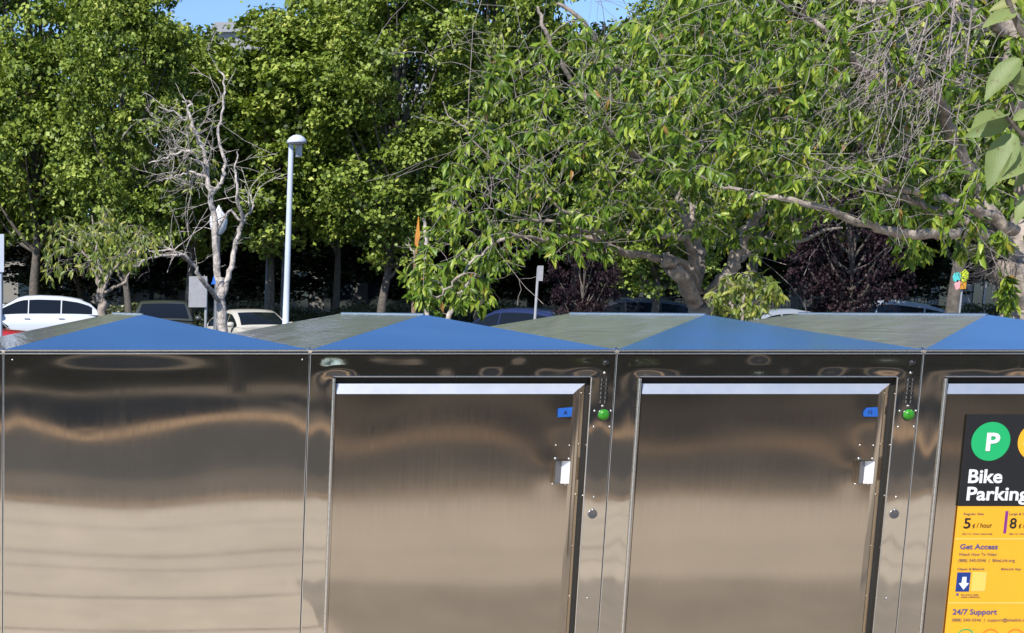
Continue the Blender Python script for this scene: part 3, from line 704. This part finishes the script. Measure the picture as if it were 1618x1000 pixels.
# small green tree at the left
YS = 16.0
near_tree((at(163, 487, YS)[0], YS), [
    ([(164, 0, -YS), (163, 560, YS), (161, 500, YS), (160, 462, YS)], .055, .042),
    ([(160, 470, YS), (152, 440, YS), (140, 410, YS), (120, 385, YS), (95, 372, YS)], .022, .006),
    ([(160, 470, YS), (170, 440, YS), (185, 415, YS), (205, 395, YS), (230, 372, YS)], .022, .006),
    ([(160, 465, YS), (158, 420, YS), (150, 380, YS), (145, 340, YS)], .02, .006),
    ([(165, 462, YS), (190, 450, YS), (205, 430, YS)], .02, .01),
  ], [
    ([(62, 410), (85, 350), (120, 338), (135, 360), (165, 325), (200, 350), (225, 345), (268, 385), (240, 400), (215, 430), (180, 418), (160, 450), (130, 425), (90, 450), (70, 440)], 14.9, 17.1, 230, True),
    ([(70, 440), (110, 370), (240, 360), (250, 420), (200, 470), (130, 450)], 15.2, 16.8, 90, False),
  ], (BARK_L, TWIG, LEAF_Y), "small leafy tree with thin pale branches beside the white car", seed=8, per=6, start=.5, size=(.06, .10))

# young tree with thin white stem
YY = 13.5
near_tree((at(673, 487, YY)[0], YY), [
    ([(674, 0, -YY), (674, 560, YY), (673, 480, YY), (672, 420, YY), (674, 380, YY), (668, 345, YY)], .03, .012),
    ([(700, 0, -YY), (705, 520, YY), (722, 470, YY), (745, 445, YY), (775, 425, YY)], .03, .008),
    ([(672, 420, YY), (655, 400, YY), (640, 385, YY)], .009, .004),
  ], [
    ([(628, 440), (640, 420), (665, 408), (690, 420), (760, 440), (790, 470), (770, 495), (690, 498), (672, 470), (640, 470)], 12.9, 14.1, 95, True),
    ([(628, 370), (690, 350), (690, 420), (640, 410)], 13.2, 13.8, 14, False),
  ], (BARK_W, TWIG, LEAF_FG), "slender young tree with a thin white stem beside the brown sign post", seed=31, per=9, size=(.07, .11), name="young_tree")

# shrub beside the forked trunk
near_tree((at(1172, 487, 9.0)[0], 9.0), [
    ([(1160, 0, -9.), (1160, 560, 9), (1158, 500, 9), (1150, 465, 9), (1140, 440, 9)], .012, .004),
    ([(1172, 0, -9.), (1178, 560, 9), (1182, 495, 9), (1200, 470, 9), (1215, 452, 9)], .014, .004),
    ([(1168, 0, -9.), (1168, 540, 9), (1172, 480, 9), (1180, 440, 9)], .012, .004),
  ], [
    ([(1125, 490), (1122, 465), (1140, 440), (1165, 425), (1200, 428), (1230, 445), (1240, 465), (1225, 490), (1200, 500)], 8.7, 9.6, 125, True),
  ], (BARK_L, TWIG, LEAF_Y), "sunlit yellow-green shrub to the right of the forked trunk", cat="shrub", seed=14, per=9, size=(.045, .075), name="shrub", start=.5)

# branch reaching in from a street tree whose trunk stands out of view
def street_branch():
    rng = np.random.default_rng(4); base = np.array([5.7, 2.6, 0.]); Yn = 2.75
    root = empty("broadleaf_tree", tuple(base), label="close leafy branch with large pale leaves entering at the right edge", cat="tree")
    tr = spline([(5.7, 2.6, 0), (5.68, 2.6, 1.4), (5.6, 2.62, 2.3), (5.3, 2.65, 3.1)], 5)
    m1 = spline([(5.6, 2.62, 2.3), (4.4, 2.7, 2.5), (3.2, 2.72, 2.42), (2.4, 2.74, 2.3), tuple(at(1645, 60, Yn))], 6)
    b1 = spline([m1[-1], at(1618, 55, Yn), at(1600, 20, Yn), at(1588, -20, Yn)], 4)
    b2 = spline([m1[-5], at(1690, 200, Yn), at(1635, 225, Yn), at(1600, 195, Yn), at(1590, 185, Yn)], 4)
    b3 = spline([m1[-5], at(1700, 260, Yn), at(1660, 270, Yn), at(1625, 245, Yn)], 4)
    put("trunk", tubes_mesh("trunk", [(tr, np.linspace(.09, .05, len(tr))), (m1, np.linspace(.035, .008, len(m1))), (b1, np.linspace(.006, .0035, len(b1))), (b2, np.linspace(.006, .003, len(b2))), (b3, np.linspace(.006, .003, len(b3)))], 10), BARK_D, root, base)
    P = []; D = []; N = []; S = []
    def leaf(bx, by, tx, ty, n=(-.2, -.8, .5), dy=0):
        a = at(bx, by, Yn); b = at(tx, ty, Yn + dy); P.append(a); D.append(b - a); N.append(n); S.append(np.linalg.norm(b - a))
    for q in ((1612, 92, 1560, 145), (1605, 20, 1562, 32), (1608, 2, 1566, 12), (1600, 190, 1530, 212), (1590, 183, 1545, 185), (1600, 210, 1565, 285), (1630, 235, 1592, 275), (1640, 250, 1612, 290), (1640, 300, 1604, 345), (1615, 60, 1650, 100), (1600, 190, 1640, 170), (1612, 150, 1616, 112), (1650, 130, 1600, 122)):
        leaf(*q, n=(rng.normal(-.3, .3), rng.normal(-.8, .15), rng.normal(.45, .2)), dy=rng.normal(-.02, .02))
    for i in range(70):       # the rest of this tree's leaves, outside the frame
        p = m1[rng.integers(4, len(m1) - 6)] + rng.normal(0, .12, 3); P.append(p); D.append(rng.normal(0, .5, 3) + np.array([0, 0, -.5])); N.append(np.array([-.3, -.5, .8])); S.append(rng.uniform(.08, .12))
    P, D, N, S = map(np.array, (P, D, N, S))
    px, py = proj(P); keep = np.ones(len(P), bool); keep[13:] = px[13:] > 1720
    put("crown", leaves_mesh("crown", P[keep], D[keep], N[keep], S[keep] * 1.08, 'broad', rng.random(keep.sum())), LEAF_N, root, base)
street_branch()

# ------------------------------------------------------------------ big background trees
def bg_meshes(seed, H, base, R, lobes, per_lobe, per_clump, ls, trunk_r, lean=0):
    rng = np.random.default_rng(seed); C = []; lines = []
    tp = np.array([(0, 0, 0), (lean * .2 + rng.normal(0, .05), 0, base * .5), (lean * .5, rng.normal(0, .1), base), (lean, .1, base + (H - base) * .4), (lean, 0, base + (H - base) * .8)])
    T = spline(tp, 4); lines.append((T, np.linspace(trunk_r, trunk_r * .15, len(T))))
    for i in range(lobes):
        t = (i + .5) / lobes; t = t ** .9; ang = i * 2.4 + rng.normal(0, .4); env = R * (math.sin(math.pi * (.05 + .91 * t)) ** .65)
        rr = env * rng.uniform(.45, .85); c = np.array([lean + rr * math.cos(ang), rr * math.sin(ang), base + (H - base) * t]); lr = R * rng.uniform(.26, .42)
        C.append((c, lr)); j = min(len(T) - 1, int(len(T) * (.4 + .5 * t * .8))); s = T[j]
        q = spline([s, s + (c - s) * .5 + np.array([0, 0, -.2]), c], 4); lines.append((q, np.linspace(trunk_r * .4, .02, len(q))))
    P = []; D = []; N = []; rn = []
    for c, lr in C:
        for k in range(per_lobe):
            v = rng.normal(0, 1, 3); v[2] = v[2] * .9 + .25; v /= np.linalg.norm(v); cc = c + v * lr * rng.uniform(.55, 1.12) * np.array([1, 1, .8])
            n = max(6, int(per_clump * rng.uniform(.5, 1.5))); sp = lr * rng.uniform(.10, .20); o = rng.normal(0, 1, (n, 3)) * sp * np.array([1.2, 1.2, .75])
            hue = rng.normal(.45, .16); P.append(cc + o); D.append(rng.normal(0, .7, (n, 3)) + v * .5 + np.array([0, 0, -.25])); N.append(rng.normal(0, .42, (n, 3)) + v * .7 + np.array([-.1, -.1, .55])); rn.append(np.clip(rng.normal(hue, .14, n), 0, 1))
    P, D, N, rn = map(np.concatenate, (P, D, N, rn)); S = ls * np.random.default_rng(1).uniform(.7, 1.3, len(P))
    return tubes_mesh("trunk", lines, 9), leaves_mesh("crown", P, D, N, S, 'far', rn)
VAR = [bg_meshes(101, 14.5, 3.9, 3.9, 36, 23, 54, .18, .24), bg_meshes(102, 15.5, 4.1, 3.6, 38, 23, 54, .18, .22, .5), bg_meshes(103, 11.5, 4.5, 3.6, 28, 23, 54, .18, .2, -.4)]
def place_bg(px, Y, v, rz, s, leaf, label, group, name="plane_tree", bark=None, z=0):
    tm, cm = VAR[v]; p = at(px, HORIZ, Y)
    root = empty(name, (p[0], Y, z), rz, label=label, cat="tree", group=group); root.scale = (s[0], s[0], s[1])
    for nm, me, mm in (("trunk", tm, bark or BARK_D), ("crown", cm, leaf)):
        o = bpy.data.objects.new(nm, me)
        if not me.materials: me.materials.append(mm)
        link(o, root)
        if me.materials[0] != mm: o.material_slots[0].link = 'OBJECT'; o.material_slots[0].material = mm
GB = "tall green trees beyond the parking lot"
for (px, Y, v, rz, s, lab) in (
    (55, 54, 0, .3, (.95, 1.0), "tall dense green tree at the far left above the white car"),
    (205, 44, 1, 2.1, (.60, .66), "tall green tree behind the small leafy tree, its trunk left of the dark front-facing car"),
    (300, 51, 2, 1.0, (.95, .82), "lower green tree behind the bare dying tree"),
    (425, 48, 2, 4.0, (.95, .83), "rounded green tree behind the tall pale street lamp"),
    (600, 45, 1, 5.2, (.72, .70), "green tree with a leaning dark trunk left of the orange sign"),
    (530, 55, 0, 2.9, (.62, 1.15), "tall narrow green tree standing behind and between the lamp and the leaning trunk"),
    (755, 52, 0, 3.6, (.72, 1.1), "tall green tree behind the left end of the spreading tree"),
    (905, 56, 2, .8, (1.0, .90), "green tree far behind the blue car"),
    (1040, 40, 1, 3.3, (.62, .56), "dark-trunked green tree left of the forked pale trunk"),
    (1180, 50, 0, .9, (.95, 1.02), "tall green tree behind the forked pale trunk"),
    (1330, 55, 1, 1.8, (1.05, 1.05), "tall green tree behind the purple-leaved tree"),
    (1505, 34, 2, 2.7, (.9, .88), "green tree with a thick dark trunk beside the bright hanging signs"),
    (1620, 46, 0, 5.5, (1.1, 1.0), "tall green tree at the far right behind the gnarled limbs")):
    if Y > 42: Y += 8; s = (s[0] * Y / (Y - 8), s[1] * Y / (Y - 8))
    place_bg(px, Y, v, rz, s, LEAF_BG, lab, GB)
GB2 = "second row of shaded trees behind the parking lot"
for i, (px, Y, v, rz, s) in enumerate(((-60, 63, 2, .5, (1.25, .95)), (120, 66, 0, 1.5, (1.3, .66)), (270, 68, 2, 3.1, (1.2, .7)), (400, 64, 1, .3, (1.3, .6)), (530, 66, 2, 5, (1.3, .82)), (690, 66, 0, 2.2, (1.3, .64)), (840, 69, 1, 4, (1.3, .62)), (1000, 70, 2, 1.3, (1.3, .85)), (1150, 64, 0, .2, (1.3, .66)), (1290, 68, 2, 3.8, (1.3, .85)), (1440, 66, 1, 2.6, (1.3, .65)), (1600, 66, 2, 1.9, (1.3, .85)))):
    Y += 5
    place_bg(px, Y, v, rz, s, LEAF_D, "shaded green tree in the dark row behind the tall trees", GB2, name="back_row_tree", z=-.3)
# purple plums
VAR.append(bg_meshes(110, 5.6, 1.7, 2.3, 22, 26, 26, .10, .12)); VAR.append(bg_meshes(111, 5.2, 1.9, 1.8, 18, 24, 26, .10, .10, .3))
place_bg(915, 31, 4, .4, (.40, .58), LEAF_P, "small purple-leaved tree above the dark blue parked cars", "purple-leaved trees", name="plum_tree")
place_bg(1345, 28, 3, 1.9, (.52, .74), LEAF_P, "wide purple-leaved tree above the silver car", "purple-leaved trees", name="plum_tree")

# trees and hedge across the street, behind the camera (seen mirrored in the steel)
for i, (x, y, v, s) in enumerate(((-9, -15, 2, (.8, .5)), (-2, -16, 0, (.8, .42)), (4, -15, 2, (.8, .5)), (10.5, -16, 1, (.8, .4)), (17, -15, 2, (.8, .5)))):
    tm, cm = VAR[v]; root = empty("plane_tree", (x, y, 0), i * 1.3, label="low green tree across the street behind the viewer", cat="tree", group="street trees behind the viewer"); root.scale = (s[0], s[0], s[1])
    for nm, me in (("trunk", tm), ("crown", cm)): link(bpy.data.objects.new(nm, me), root)
def hedge(name, x0, x1, y0, y1, h, n, leaf, ls, seed, label, z0=0.0):
    rng = np.random.default_rng(seed); root = empty(name, ((x0 + x1) / 2, (y0 + y1) / 2, 0), label=label, cat="hedge"); c = np.array([(x0 + x1) / 2, (y0 + y1) / 2, 0])
    P = np.stack([rng.uniform(x0, x1, n), rng.uniform(y0, y1, n), z0 + (h - z0) * rng.random(n) ** .7], 1)
    P[:, 2] *= 1 + .09 * np.sin(P[:, 0] * 1.3) + .05 * np.sin(P[:, 0] * 3.1)
    face = rng.random(n) < .5; P[face, 1] = (y0 if y0 > 0 else y1) + rng.normal(0, .05, face.sum())
    put("foliage", leaves_mesh("foliage", P, rng.normal(0, 1, (n, 3)), rng.normal(0, .6, (n, 3)) + np.array([0, -.5, .6]), ls * rng.uniform(.7, 1.3, n), 'far', rng.random(n)), leaf, root, c)
    MB().box(x0 + .1, x1 - .1, y0 + .12, y1 - .1, .05, h * .8).build("inner_wood", BARK_D, root, rel=c)
hedge("hedge", -30, 40, -21.2, -20.0, 2.2, 26000, LEAF_H, .14, 3, "long dark hedge across the street behind the viewer")
hedge("hedge", -8, 46, 60.5, 62, 1.55, 40000, LEAF_H, .12, 4, "long dark clipped hedge behind the parked cars")

# ------------------------------------------------------------------ buildings
def building(x0, x1, y, depth, h, wallm, label, rows, cols, wz0=3.5, flat=True, name="office_building"):
    root = empty(name, ((x0 + x1) / 2, y, 0), label=label, cat="building"); r = ((x0 + x1) / 2, y, 0)
    MB().box(x0, x1, y, y + depth, 0, h).build("wall", wallm, root, rel=r)
    MB().box(x0 - .3, x1 + .3, y - .3, y + depth + .3, h, h + .6).build("parapet", WALL_B, root, rel=r)
    for j in range(rows):
        for i in range(cols):
            cw = (x1 - x0) / cols; a = x0 + cw * i + cw * .18; b = x0 + cw * (i + 1) - cw * .18; rh = (h - 1.2) / rows; z = 1.0 + rh * j
            o = MB().box(a, b, y - .05, y + .02, z + rh * .15, z + rh * .78).build("window", WINB, root, rel=r)
            m = MB(); m.box(a - .08, b + .08, y - .12, y - .001, z + rh * .15 - .12, z + rh * .15 - .003); m.box((a + b) / 2 - .05, (a + b) / 2 + .05, y - .09, y - .052, z + rh * .16, z + rh * .77)
            m.build("frame", WALL_A, o, rel=r)
def XX(px, Y): return float(at(px, HORIZ, Y)[0])
building(XX(-220, 96), XX(84, 96), 96, 20, 16.7, WALL_A, "pale office building showing through the trees at the upper left", 5, 6)
building(XX(335, 100), XX(800, 100), 100, 20, 18.9, WALL_B, "grey office building showing above the trees in the middle", 5, 10)
building(XX(960, 104), XX(1640, 104), 104, 20, 17.5, WALL_A, "large pale building hidden behind the trees on the right", 4, 12)
building(XX(-260, 78), XX(1120, 78), 78, 8, 4.2, WALL_C, "low beige building glimpsed below the tree crowns", 1, 20, name="low_building")
building(XX(1150, 78), XX(1900, 78), 78, 8, 5.0, WALL_B, "low grey glazed building glimpsed behind the purple tree", 1, 14, name="low_building")
# railing
rr_ = empty("railing", (XX(1110, 70), 70, 0), label="dark metal railing in front of the low buildings", cat="railing"); rb = (XX(1110, 70), 70, 0)
m = MB().box(XX(900, 70), XX(1480, 70), 69.97, 70.03, 1.95, 2.02).box(XX(900, 70), XX(1480, 70), 69.97, 70.03, 1.1, 1.15); m.build("rail", RAIL, rr_, rel=rb)
m = MB(); x = XX(900, 70)
while x < XX(1480, 70): m.box(x - .012, x + .012, 69.985, 70.015, 1.15, 1.95); x += .16
m.build("balusters", RAIL, rr_, rel=rb)
m = MB(); m.box(XX(900, 70), XX(1480, 70), 69.9, 70.1, 0, 1.08); m.build("base_wall", DIRT, rr_, rel=rb)

# ------------------------------------------------------------------ street furniture
def lamp():
    Y = 32.; p = at(452, HORIZ, Y); r = (p[0], Y, 0); top = at(461, 226, Y)[2]
    root = empty("street_lamp", r, label="tall pale blue-grey lamp post with a domed head", cat="street lamp")
    MB().lathe((p[0], Y, 0), [(.22, 0), (.22, .06), (.08, .08), (.062, 2), (.054, top)], 16).build("pole", POLE_W, root, rel=r)
    x = p[0] + .02
    MB().lathe((x + .07, Y - .1, top), [(.02, -.012), (.198, -.010), (.204, .004), (.19, .05), (.145, .105), (.08, .145), (.01, .16)], 24).build("lamp_head", POLE_W, root, rel=r)
    MB().lathe((x + .07, Y - .1, top), [(.02, -.03), (.15, -.028), (.17, -.014)], 20).build("lens", SWHITE, root, rel=r)
    MB().box(x + .08, x + .2, Y - .04, Y + .04, top - .28, top - .03).build("bracket", GALV, root, rel=r)
lamp()
def lantern(px, py_top, py_head, Y, label, s=1.0, pole=True):
    p = at(px, HORIZ, Y); r = (p[0], Y, 0); zt = at(px, py_head, Y)[2]
    root = empty("post_lantern", r, label=label, cat="street lamp")
    MB().lathe((p[0], Y, 0), [(.14, 0), (.13, .4), (.06, .5), (.05, zt - .35 * s)], 12).build("pole", RAIL, root, rel=r)
    MB().lathe((p[0], Y, zt), [(.10 * s, -.33 * s), (.2 * s, -.2 * s), (.24 * s, 0), (.22 * s, .14 * s), (.12 * s, .24 * s), (.05 * s, .34 * s), (.01, .42 * s)], 12).build("globe", SWHITE, root, rel=r)
lantern(342, 325, 350, 33, "pale acorn lantern on a dark post behind the bare tree", .82)
lantern(420, 372, 378, 56, "dim globe lantern in the shade, left of its twin beside the tall lamp post", 1.0)
lantern(445, 372, 378, 56, "dim globe lantern in the shade directly beside the tall lamp post", 1.0)
# blue marker and white box on the lantern post
p = at(343, 440, 32.7)
MB().lathe((p[0], 32.7, p[2]), [(.13, -.12), (.11, -.08), (.06, .12), (.02, .16)], 12).build("blue_marker", TAPE, label="small blue cone-shaped fixture hanging on the dark post behind the bare tree", cat="marker")
p = at(313, 461, 36.); q = (p[0], 36., 0)
r_ = empty("utility_sign", q, label="pale grey square board on a post left of the bare trunk", cat="sign")
MB().box(p[0] - .22, p[0] + .20, 35.96, 36., p[2] - .36, p[2] + .36).build("board", SIGNW, r_, rel=q); MB().tube([(p[0] + .2, 36.04, 0), (p[0] + .2, 36.04, p[2] + .3)], .035, 8).build("post", GALV, r_, rel=q)
# orange warning sign seen edge on
Y = 14.; p = at(655, HORIZ, Y); q = (p[0], Y, 0); r_ = empty("warning_sign", q, label="orange diamond sign seen nearly edge-on atop a brown post", cat="sign")
MB().tube([(p[0], Y, 0), (at(658, 395, Y)[0], Y, at(658, 395, Y)[2])], .024, 8).build("post", RUST, r_, rel=q)
c = at(659, 376, Y); hh = .19; wd = .024
MB().add([(c[0] - wd, Y - .16, c[2]), (c[0] - .002, Y, c[2] - hh), (c[0] + wd, Y + .16, c[2]), (c[0] + .002, Y, c[2] + hh), (c[0] - wd + .004, Y - .16, c[2]), (c[0] + .004, Y + .004, c[2] - hh), (c[0] + wd + .004, Y + .16, c[2]), (c[0] + .008, Y + .004, c[2] + hh)], [(3, 2, 1, 0), (4, 5, 6, 7), (0, 1, 5, 4), (1, 2, 6, 5), (2, 3, 7, 6), (3, 0, 4, 7)]).build("sign_board", simple("orange_paint", (.85, .33, .02), .5), r_, rel=q)
# parking sign edge on
Y = 25.; p = at(845, HORIZ, Y); q = (p[0], Y, 0); r_ = empty("parking_sign", q, label="narrow white sign seen side-on on a white post above the blue car", cat="sign")
MB().tube([(p[0], Y, 0), (p[0] + .02, Y, at(848, 422, Y)[2])], .022, 8).build("post", SIGNW, r_, rel=q)
MB().box(p[0] - .03, p[0] + .06, Y - .12, Y - .09, at(848, 444, Y)[2], at(848, 420, Y)[2]).build("sign_board", SIGNW, r_, rel=q)
# pole at the left edge
Y = 20.; p = at(0, HORIZ, Y); q = (p[0], Y, 0); r_ = empty("sign_post", q, label="pale pole cut by the left edge of the picture", cat="pole")
MB().tube([(p[0], Y, 0), (p[0], Y, at(0, 424, Y)[2])], .034, 10).build("post", POLE_W, r_, rel=q); MB().box(p[0] - .3, p[0] + .05, Y - .05, Y - .03, at(0, 430, Y)[2], at(0, 370, Y)[2]).build("sign_board", POLE_W, r_, rel=q)
# cluster of coloured signs
Y = 24.; p = at(1516, HORIZ, Y); q = (p[0], Y, 0); r_ = empty("wayfinding_sign", q, label="cluster of teal, lime, pink and orange cut-out shapes on a thin post", cat="sign")
MB().tube([(p[0], Y, 0), (p[0] + .01, Y, at(1516, 450, Y)[2])], .015, 8).build("post", GALV, r_, rel=q)
for nm, cx, cy, w_, h_, n, col in (("teal_board", 1509, 438, 6, 8, 7, (.10, .60, .58)), ("lime_board", 1521, 436, 6.5, 10.5, 6, (.62, .75, .03)), ("pink_board", 1510, 450, 4.5, 8.5, 5, (.85, .40, .42)), ("orange_board", 1519, 451, 5, 6, 4, (.75, .32, .02))):
    c = at(cx, cy, Y); k = Y / F_PX; vs = [(c[0] + w_ * k * math.cos(a) * (1.25 if n == 4 else 1), Y + dy, c[2] + h_ * k * math.sin(a) * (1.25 if n == 4 else 1)) for dy in (-.05, -.03) for a in [2 * math.pi * (i + .5) / n for i in range(n)]]
    MB().add(vs, [tuple(range(n)), tuple(range(2 * n - 1, n - 1, -1))] + [(i, n + i, n + (i + 1) % n, (i + 1) % n) for i in range(n)]).build(nm, simple(nm, col, .5), r_, rel=q)

# ------------------------------------------------------------------ cars
def interp(x, pts):
    for (a, b), (c, d) in zip(pts, pts[1:]):
        if a <= x <= c: return b + (d - b) * (x - a) / (c - a + 1e-9)
    return pts[0][1] if x < pts[0][0] else pts[-1][1]
def car(px, Y, rz, kind, pm, label, z=0.0, cat="car"):
    if kind == 'suv': L, W, H, belt, hood = 4.85, 1.90, 1.72, 1.14, 1.06; ws, wr, rb, re = 1.15, .35, -1.55, -2.25
    elif kind == 'hatch': L, W, H, belt, hood = 4.2, 1.76, 1.50, .98, .95; ws, wr, rb, re = 1.05, .25, -1.35, -1.95
    else: L, W, H, belt, hood = 4.65, 1.80, 1.46, .95, .90; ws, wr, rb, re = 1.0, .25, -1.0, -1.75
    p = at(px, HORIZ, Y); root = empty("parked_car", (p[0], Y, z), rz, label=label, cat=cat, group="cars parked beyond the lockers")
    h = L / 2; w = W / 2
    top = [(-h, .62 if kind != 'sedan' else .80), (-h + .08, belt - .05), (re, belt), (rb, belt), (ws, belt - .01), (h - .9, hood - .04), (h - .25, hood - .14), (h, .60)]
    xs = sorted(set([-h, -h + .04, -h + .12, -h + .35, -1.9, -1.5, -1, -.5, 0, .5, 1, 1.4, 1.8, h - .5, h - .25, h - .1, h - .03, h])); vs = []; fs = []
    sec = lambda x: (w * (1 - .16 * max(0, abs(x) / h - .72) / .28 * 1.0))
    prof = [(.93, .24), (.985, .45), (1.0, .66), (.985, .80)]
    for x in xs:
        ww = sec(x); zt = interp(x, top); ring = [(ww * .6, .22)] + [(ww * a, min(b, zt - .05)) for a, b in prof] + [(ww * .955, zt - .015), (ww * .86, zt + .01), (ww * .4, zt + .035), (0, zt + .04)]
        vs += [(x, y, zz) for y, zz in ring] + [(x, -y, zz) for y, zz in ring[-2::-1]]
    m_ = len(ring) * 2 - 1
    for i in range(len(xs) - 1):
        for k in range(m_ - 1): fs.append((i * m_ + k, (i + 1) * m_ + k, (i + 1) * m_ + k + 1, i * m_ + k + 1))
    fs += [tuple(range(m_)), tuple((len(xs) - 1) * m_ + k for k in range(m_ - 1, -1, -1))]
    body = MB().add(vs, fs, True).build("body", pm, root)
    # cabin
    roof = [(re, belt), ((re + rb) / 2, belt + (H - belt) * .56), (rb, H - .12), (rb + .5, H - .03), (-.3, H), (wr - .2, H - .02), (wr, H - .07), ((wr + ws) / 2, belt + (H - belt) * .50), (ws, belt)]
    cx = [re, (re + rb) / 2, rb, rb + .25, rb + .6, -.3, wr - .2, wr, (wr + ws) / 2, ws]; vs = []; fs = []
    wb, wt = w * .93, w * .72
    def S(x, t):
        zr = interp(x, roof); f = (zr - belt) / (H - belt); tt = t * f; return (wb + (wt - wb) * tt, belt - .02 + (zr - belt + .02) * t)
    for x in cx:
        ring = [(*S(x, t),) for t in (0, .33, .66, .92)] + [(S(x, 1)[0] * .93, S(x, 1)[1]), (S(x, 1)[0] * .5, S(x, 1)[1] + .02), (0, S(x, 1)[1] + .025)]
        vs += [(x, y, zz) for y, zz in ring] + [(x, -y, zz) for y, zz in ring[-2::-1]]
    m_ = len(ring) * 2 - 1
    for i in range(len(cx) - 1):
        for k in range(m_ - 1): fs.append((i * m_ + k, (i + 1) * m_ + k, (i + 1) * m_ + k + 1, i * m_ + k + 1))
    MB().add(vs, fs, True).build("cabin", pm, root)
    # side windows
    cuts = [(ws - .12, .03), (-.005, -.99), (-1.03, re + (.28 if kind != 'sedan' else .22))]
    for sgn in (1, -1):
        for a, b in cuts:
            vs = []; fs = []; n = 8
            for i in range(n + 1):
                x = a + (b - a) * i / n
                for t in (.08, .45, .80): y, zz = S(x, t); vs.append((x, sgn * (y + .006), zz))
            for i in range(n):
                for q in (0, 1): e = i * 3 + q; fs.append((e, e + 3, e + 4, e + 1) if sgn > 0 else (e, e + 1, e + 4, e + 3))
            MB().add(vs, fs, True).build("side_window", GLASS, root)
    def screen(xa, xb, out, name):
        vs = []; fs = []
        for i in range(5):
            t = .1 + .8 * i / 4; x = xa + (xb - xa) * t; y, zz = S(x, 1)
            for s in (-.86, -.5, 0, .5, .86): vs.append((x + out * .012, s * y, zz + .012 + .022 * (1 - s * s)))
        for i in range(4):
            for k in range(4): e = i * 5 + k; fs.append((e, e + 1, e + 6, e + 5))
        MB().add(vs, fs, True).build(name, GLASS, root)
    screen(ws, wr, 1, "windshield"); screen(re, rb, -1, "rear_window")
    # wheels
    for x in (h - .92, -h + .98):
        for s in (1, -1):
            y = s * (w - .11)
            t = MB().lathe((x - .0, y - .11 * 1, .34), [(.20, 0), (.34, .01), (.35, .11), (.34, .21), (.2, .22)], 24, 'y')
            t.v = [(a, 2 * y - b if 0 else b + .22 if False else b, c) for a, b, c in t.v]; t.v = [(a, b + (.22), c) for a, b, c in t.v]
            tw = t.build("wheel", RUBBER, root)
            r = MB(); yy = y + s * .115
            r.tube([(x, yy, .34), (x, yy + s * .012, .34)], .06, 12)
            for k in range(5):
                a = k * 2 * math.pi / 5; r.tube([(x, yy, .34), (x + .21 * math.cos(a), yy, .34 + .21 * math.sin(a))], [.035, .025], 6)
            r.tube([(x + .22 * math.cos(a * math.pi / 10), yy, .34 + .22 * math.sin(a * math.pi / 10)) for a in range(21)], .022, 6); r.build("rim", GALV, tw)
            ar = MB(); pts = [(x + .41 * math.cos(a), s * (sec(x) + .004), .34 + .41 * math.sin(a)) for a in [math.pi * k / 14 for k in range(-1, 16)]]; ar.tube(pts, .035, 6).build("wheel_arch", RUBBER, root)
            n = 24; ds = MB().add([(x + .39 * math.cos(2 * math.pi * i / n), s * (sec(x) + .002), .34 + .39 * math.sin(2 * math.pi * i / n)) for i in range(n)], [tuple(range(n))]); ds.build("wheel_well", DARK, root)
    for s in (1, -1):
        MB().lathe((ws - .25, s * (w + .07), belt + .07), [(.02, -.10), (.075, -.08), (.085, 0), (.07, .08), (.02, .1)], 10, 'y').build("side_mirror", pm, root)
        MB().box(-h - .012, -h + .28, s * (w - .22) - .16, s * (w - .22) + .165, belt - .16, belt - .05).build("tail_light", simple("red_lens", (.35, .01, .015), .2), root, bevel=.03)
        MB().box(h - .30, h + .0, s * (w - .30) - .18, s * (w - .30) + .18, .62, .74).build("headlight", SWHITE, root, bevel=.03)
        for x in (.05, -1.02): MB().tube([(x - .1, s * (w * .985 + .012), belt - .12), (x + .08, s * (w * .985 + .012), belt - .12)], .012, 6).build("door_handle", GALV, root)
    MB().box(h - .04, h + .012, -.5, .5, .38, .58).build("grille", DARK, root, bevel=.01)
    MB().box(-h - .015, -h + .01, -.26, .26, .62, .74).build("number_plate", SWHITE, root)
    return root
WHITE = paint("white_car_paint", (.52, .55, .60)); BEIGE = paint("beige_car_paint", (.56, .53, .47)); NAVY = paint("navy_car_paint", (.012, .020, .075)); BLACKC = paint("black_car_paint", (.02, .021, .024))
SILV = paint("silver_car_paint", (.26, .29, .34)); RED = paint("red_car_paint", (.35, .012, .015)); DGREY = paint("dark_green_grey_paint", (.05, .055, .05))
car(50, 48, math.radians(172), 'suv', WHITE, "white SUV seen from its side at the left", z=.17)
car(-20, 60, math.radians(180), 'sedan', WHITE, "white car roof behind the white SUV at the far left", z=.25)
car(-86, 42, math.radians(170), 'sedan', RED, "red car whose tail shows beside the pole at the left edge", z=-.05)
car(258, 45, math.radians(-97), 'suv', DGREY, "dark SUV facing the viewer behind the plain locker")
car(398, 46, math.radians(-78), 'sedan', BEIGE, "light beige car facing the viewer beside the bare tree")
car(815, 41, math.radians(128), 'hatch', NAVY, "dark blue hatchback seen from behind between two locker roofs")
car(975, 46, math.radians(176), 'suv', BLACKC, "dark SUV seen from its side left of the forked trunk", z=.08)
car(1395, 38, math.radians(140), 'sedan', SILV, "silver car just showing its roof below the purple tree", z=.24)
car(1217, 37, math.radians(175), 'sedan', SILV, "silver-grey car barely showing above the roof right of the shrub", z=.02)
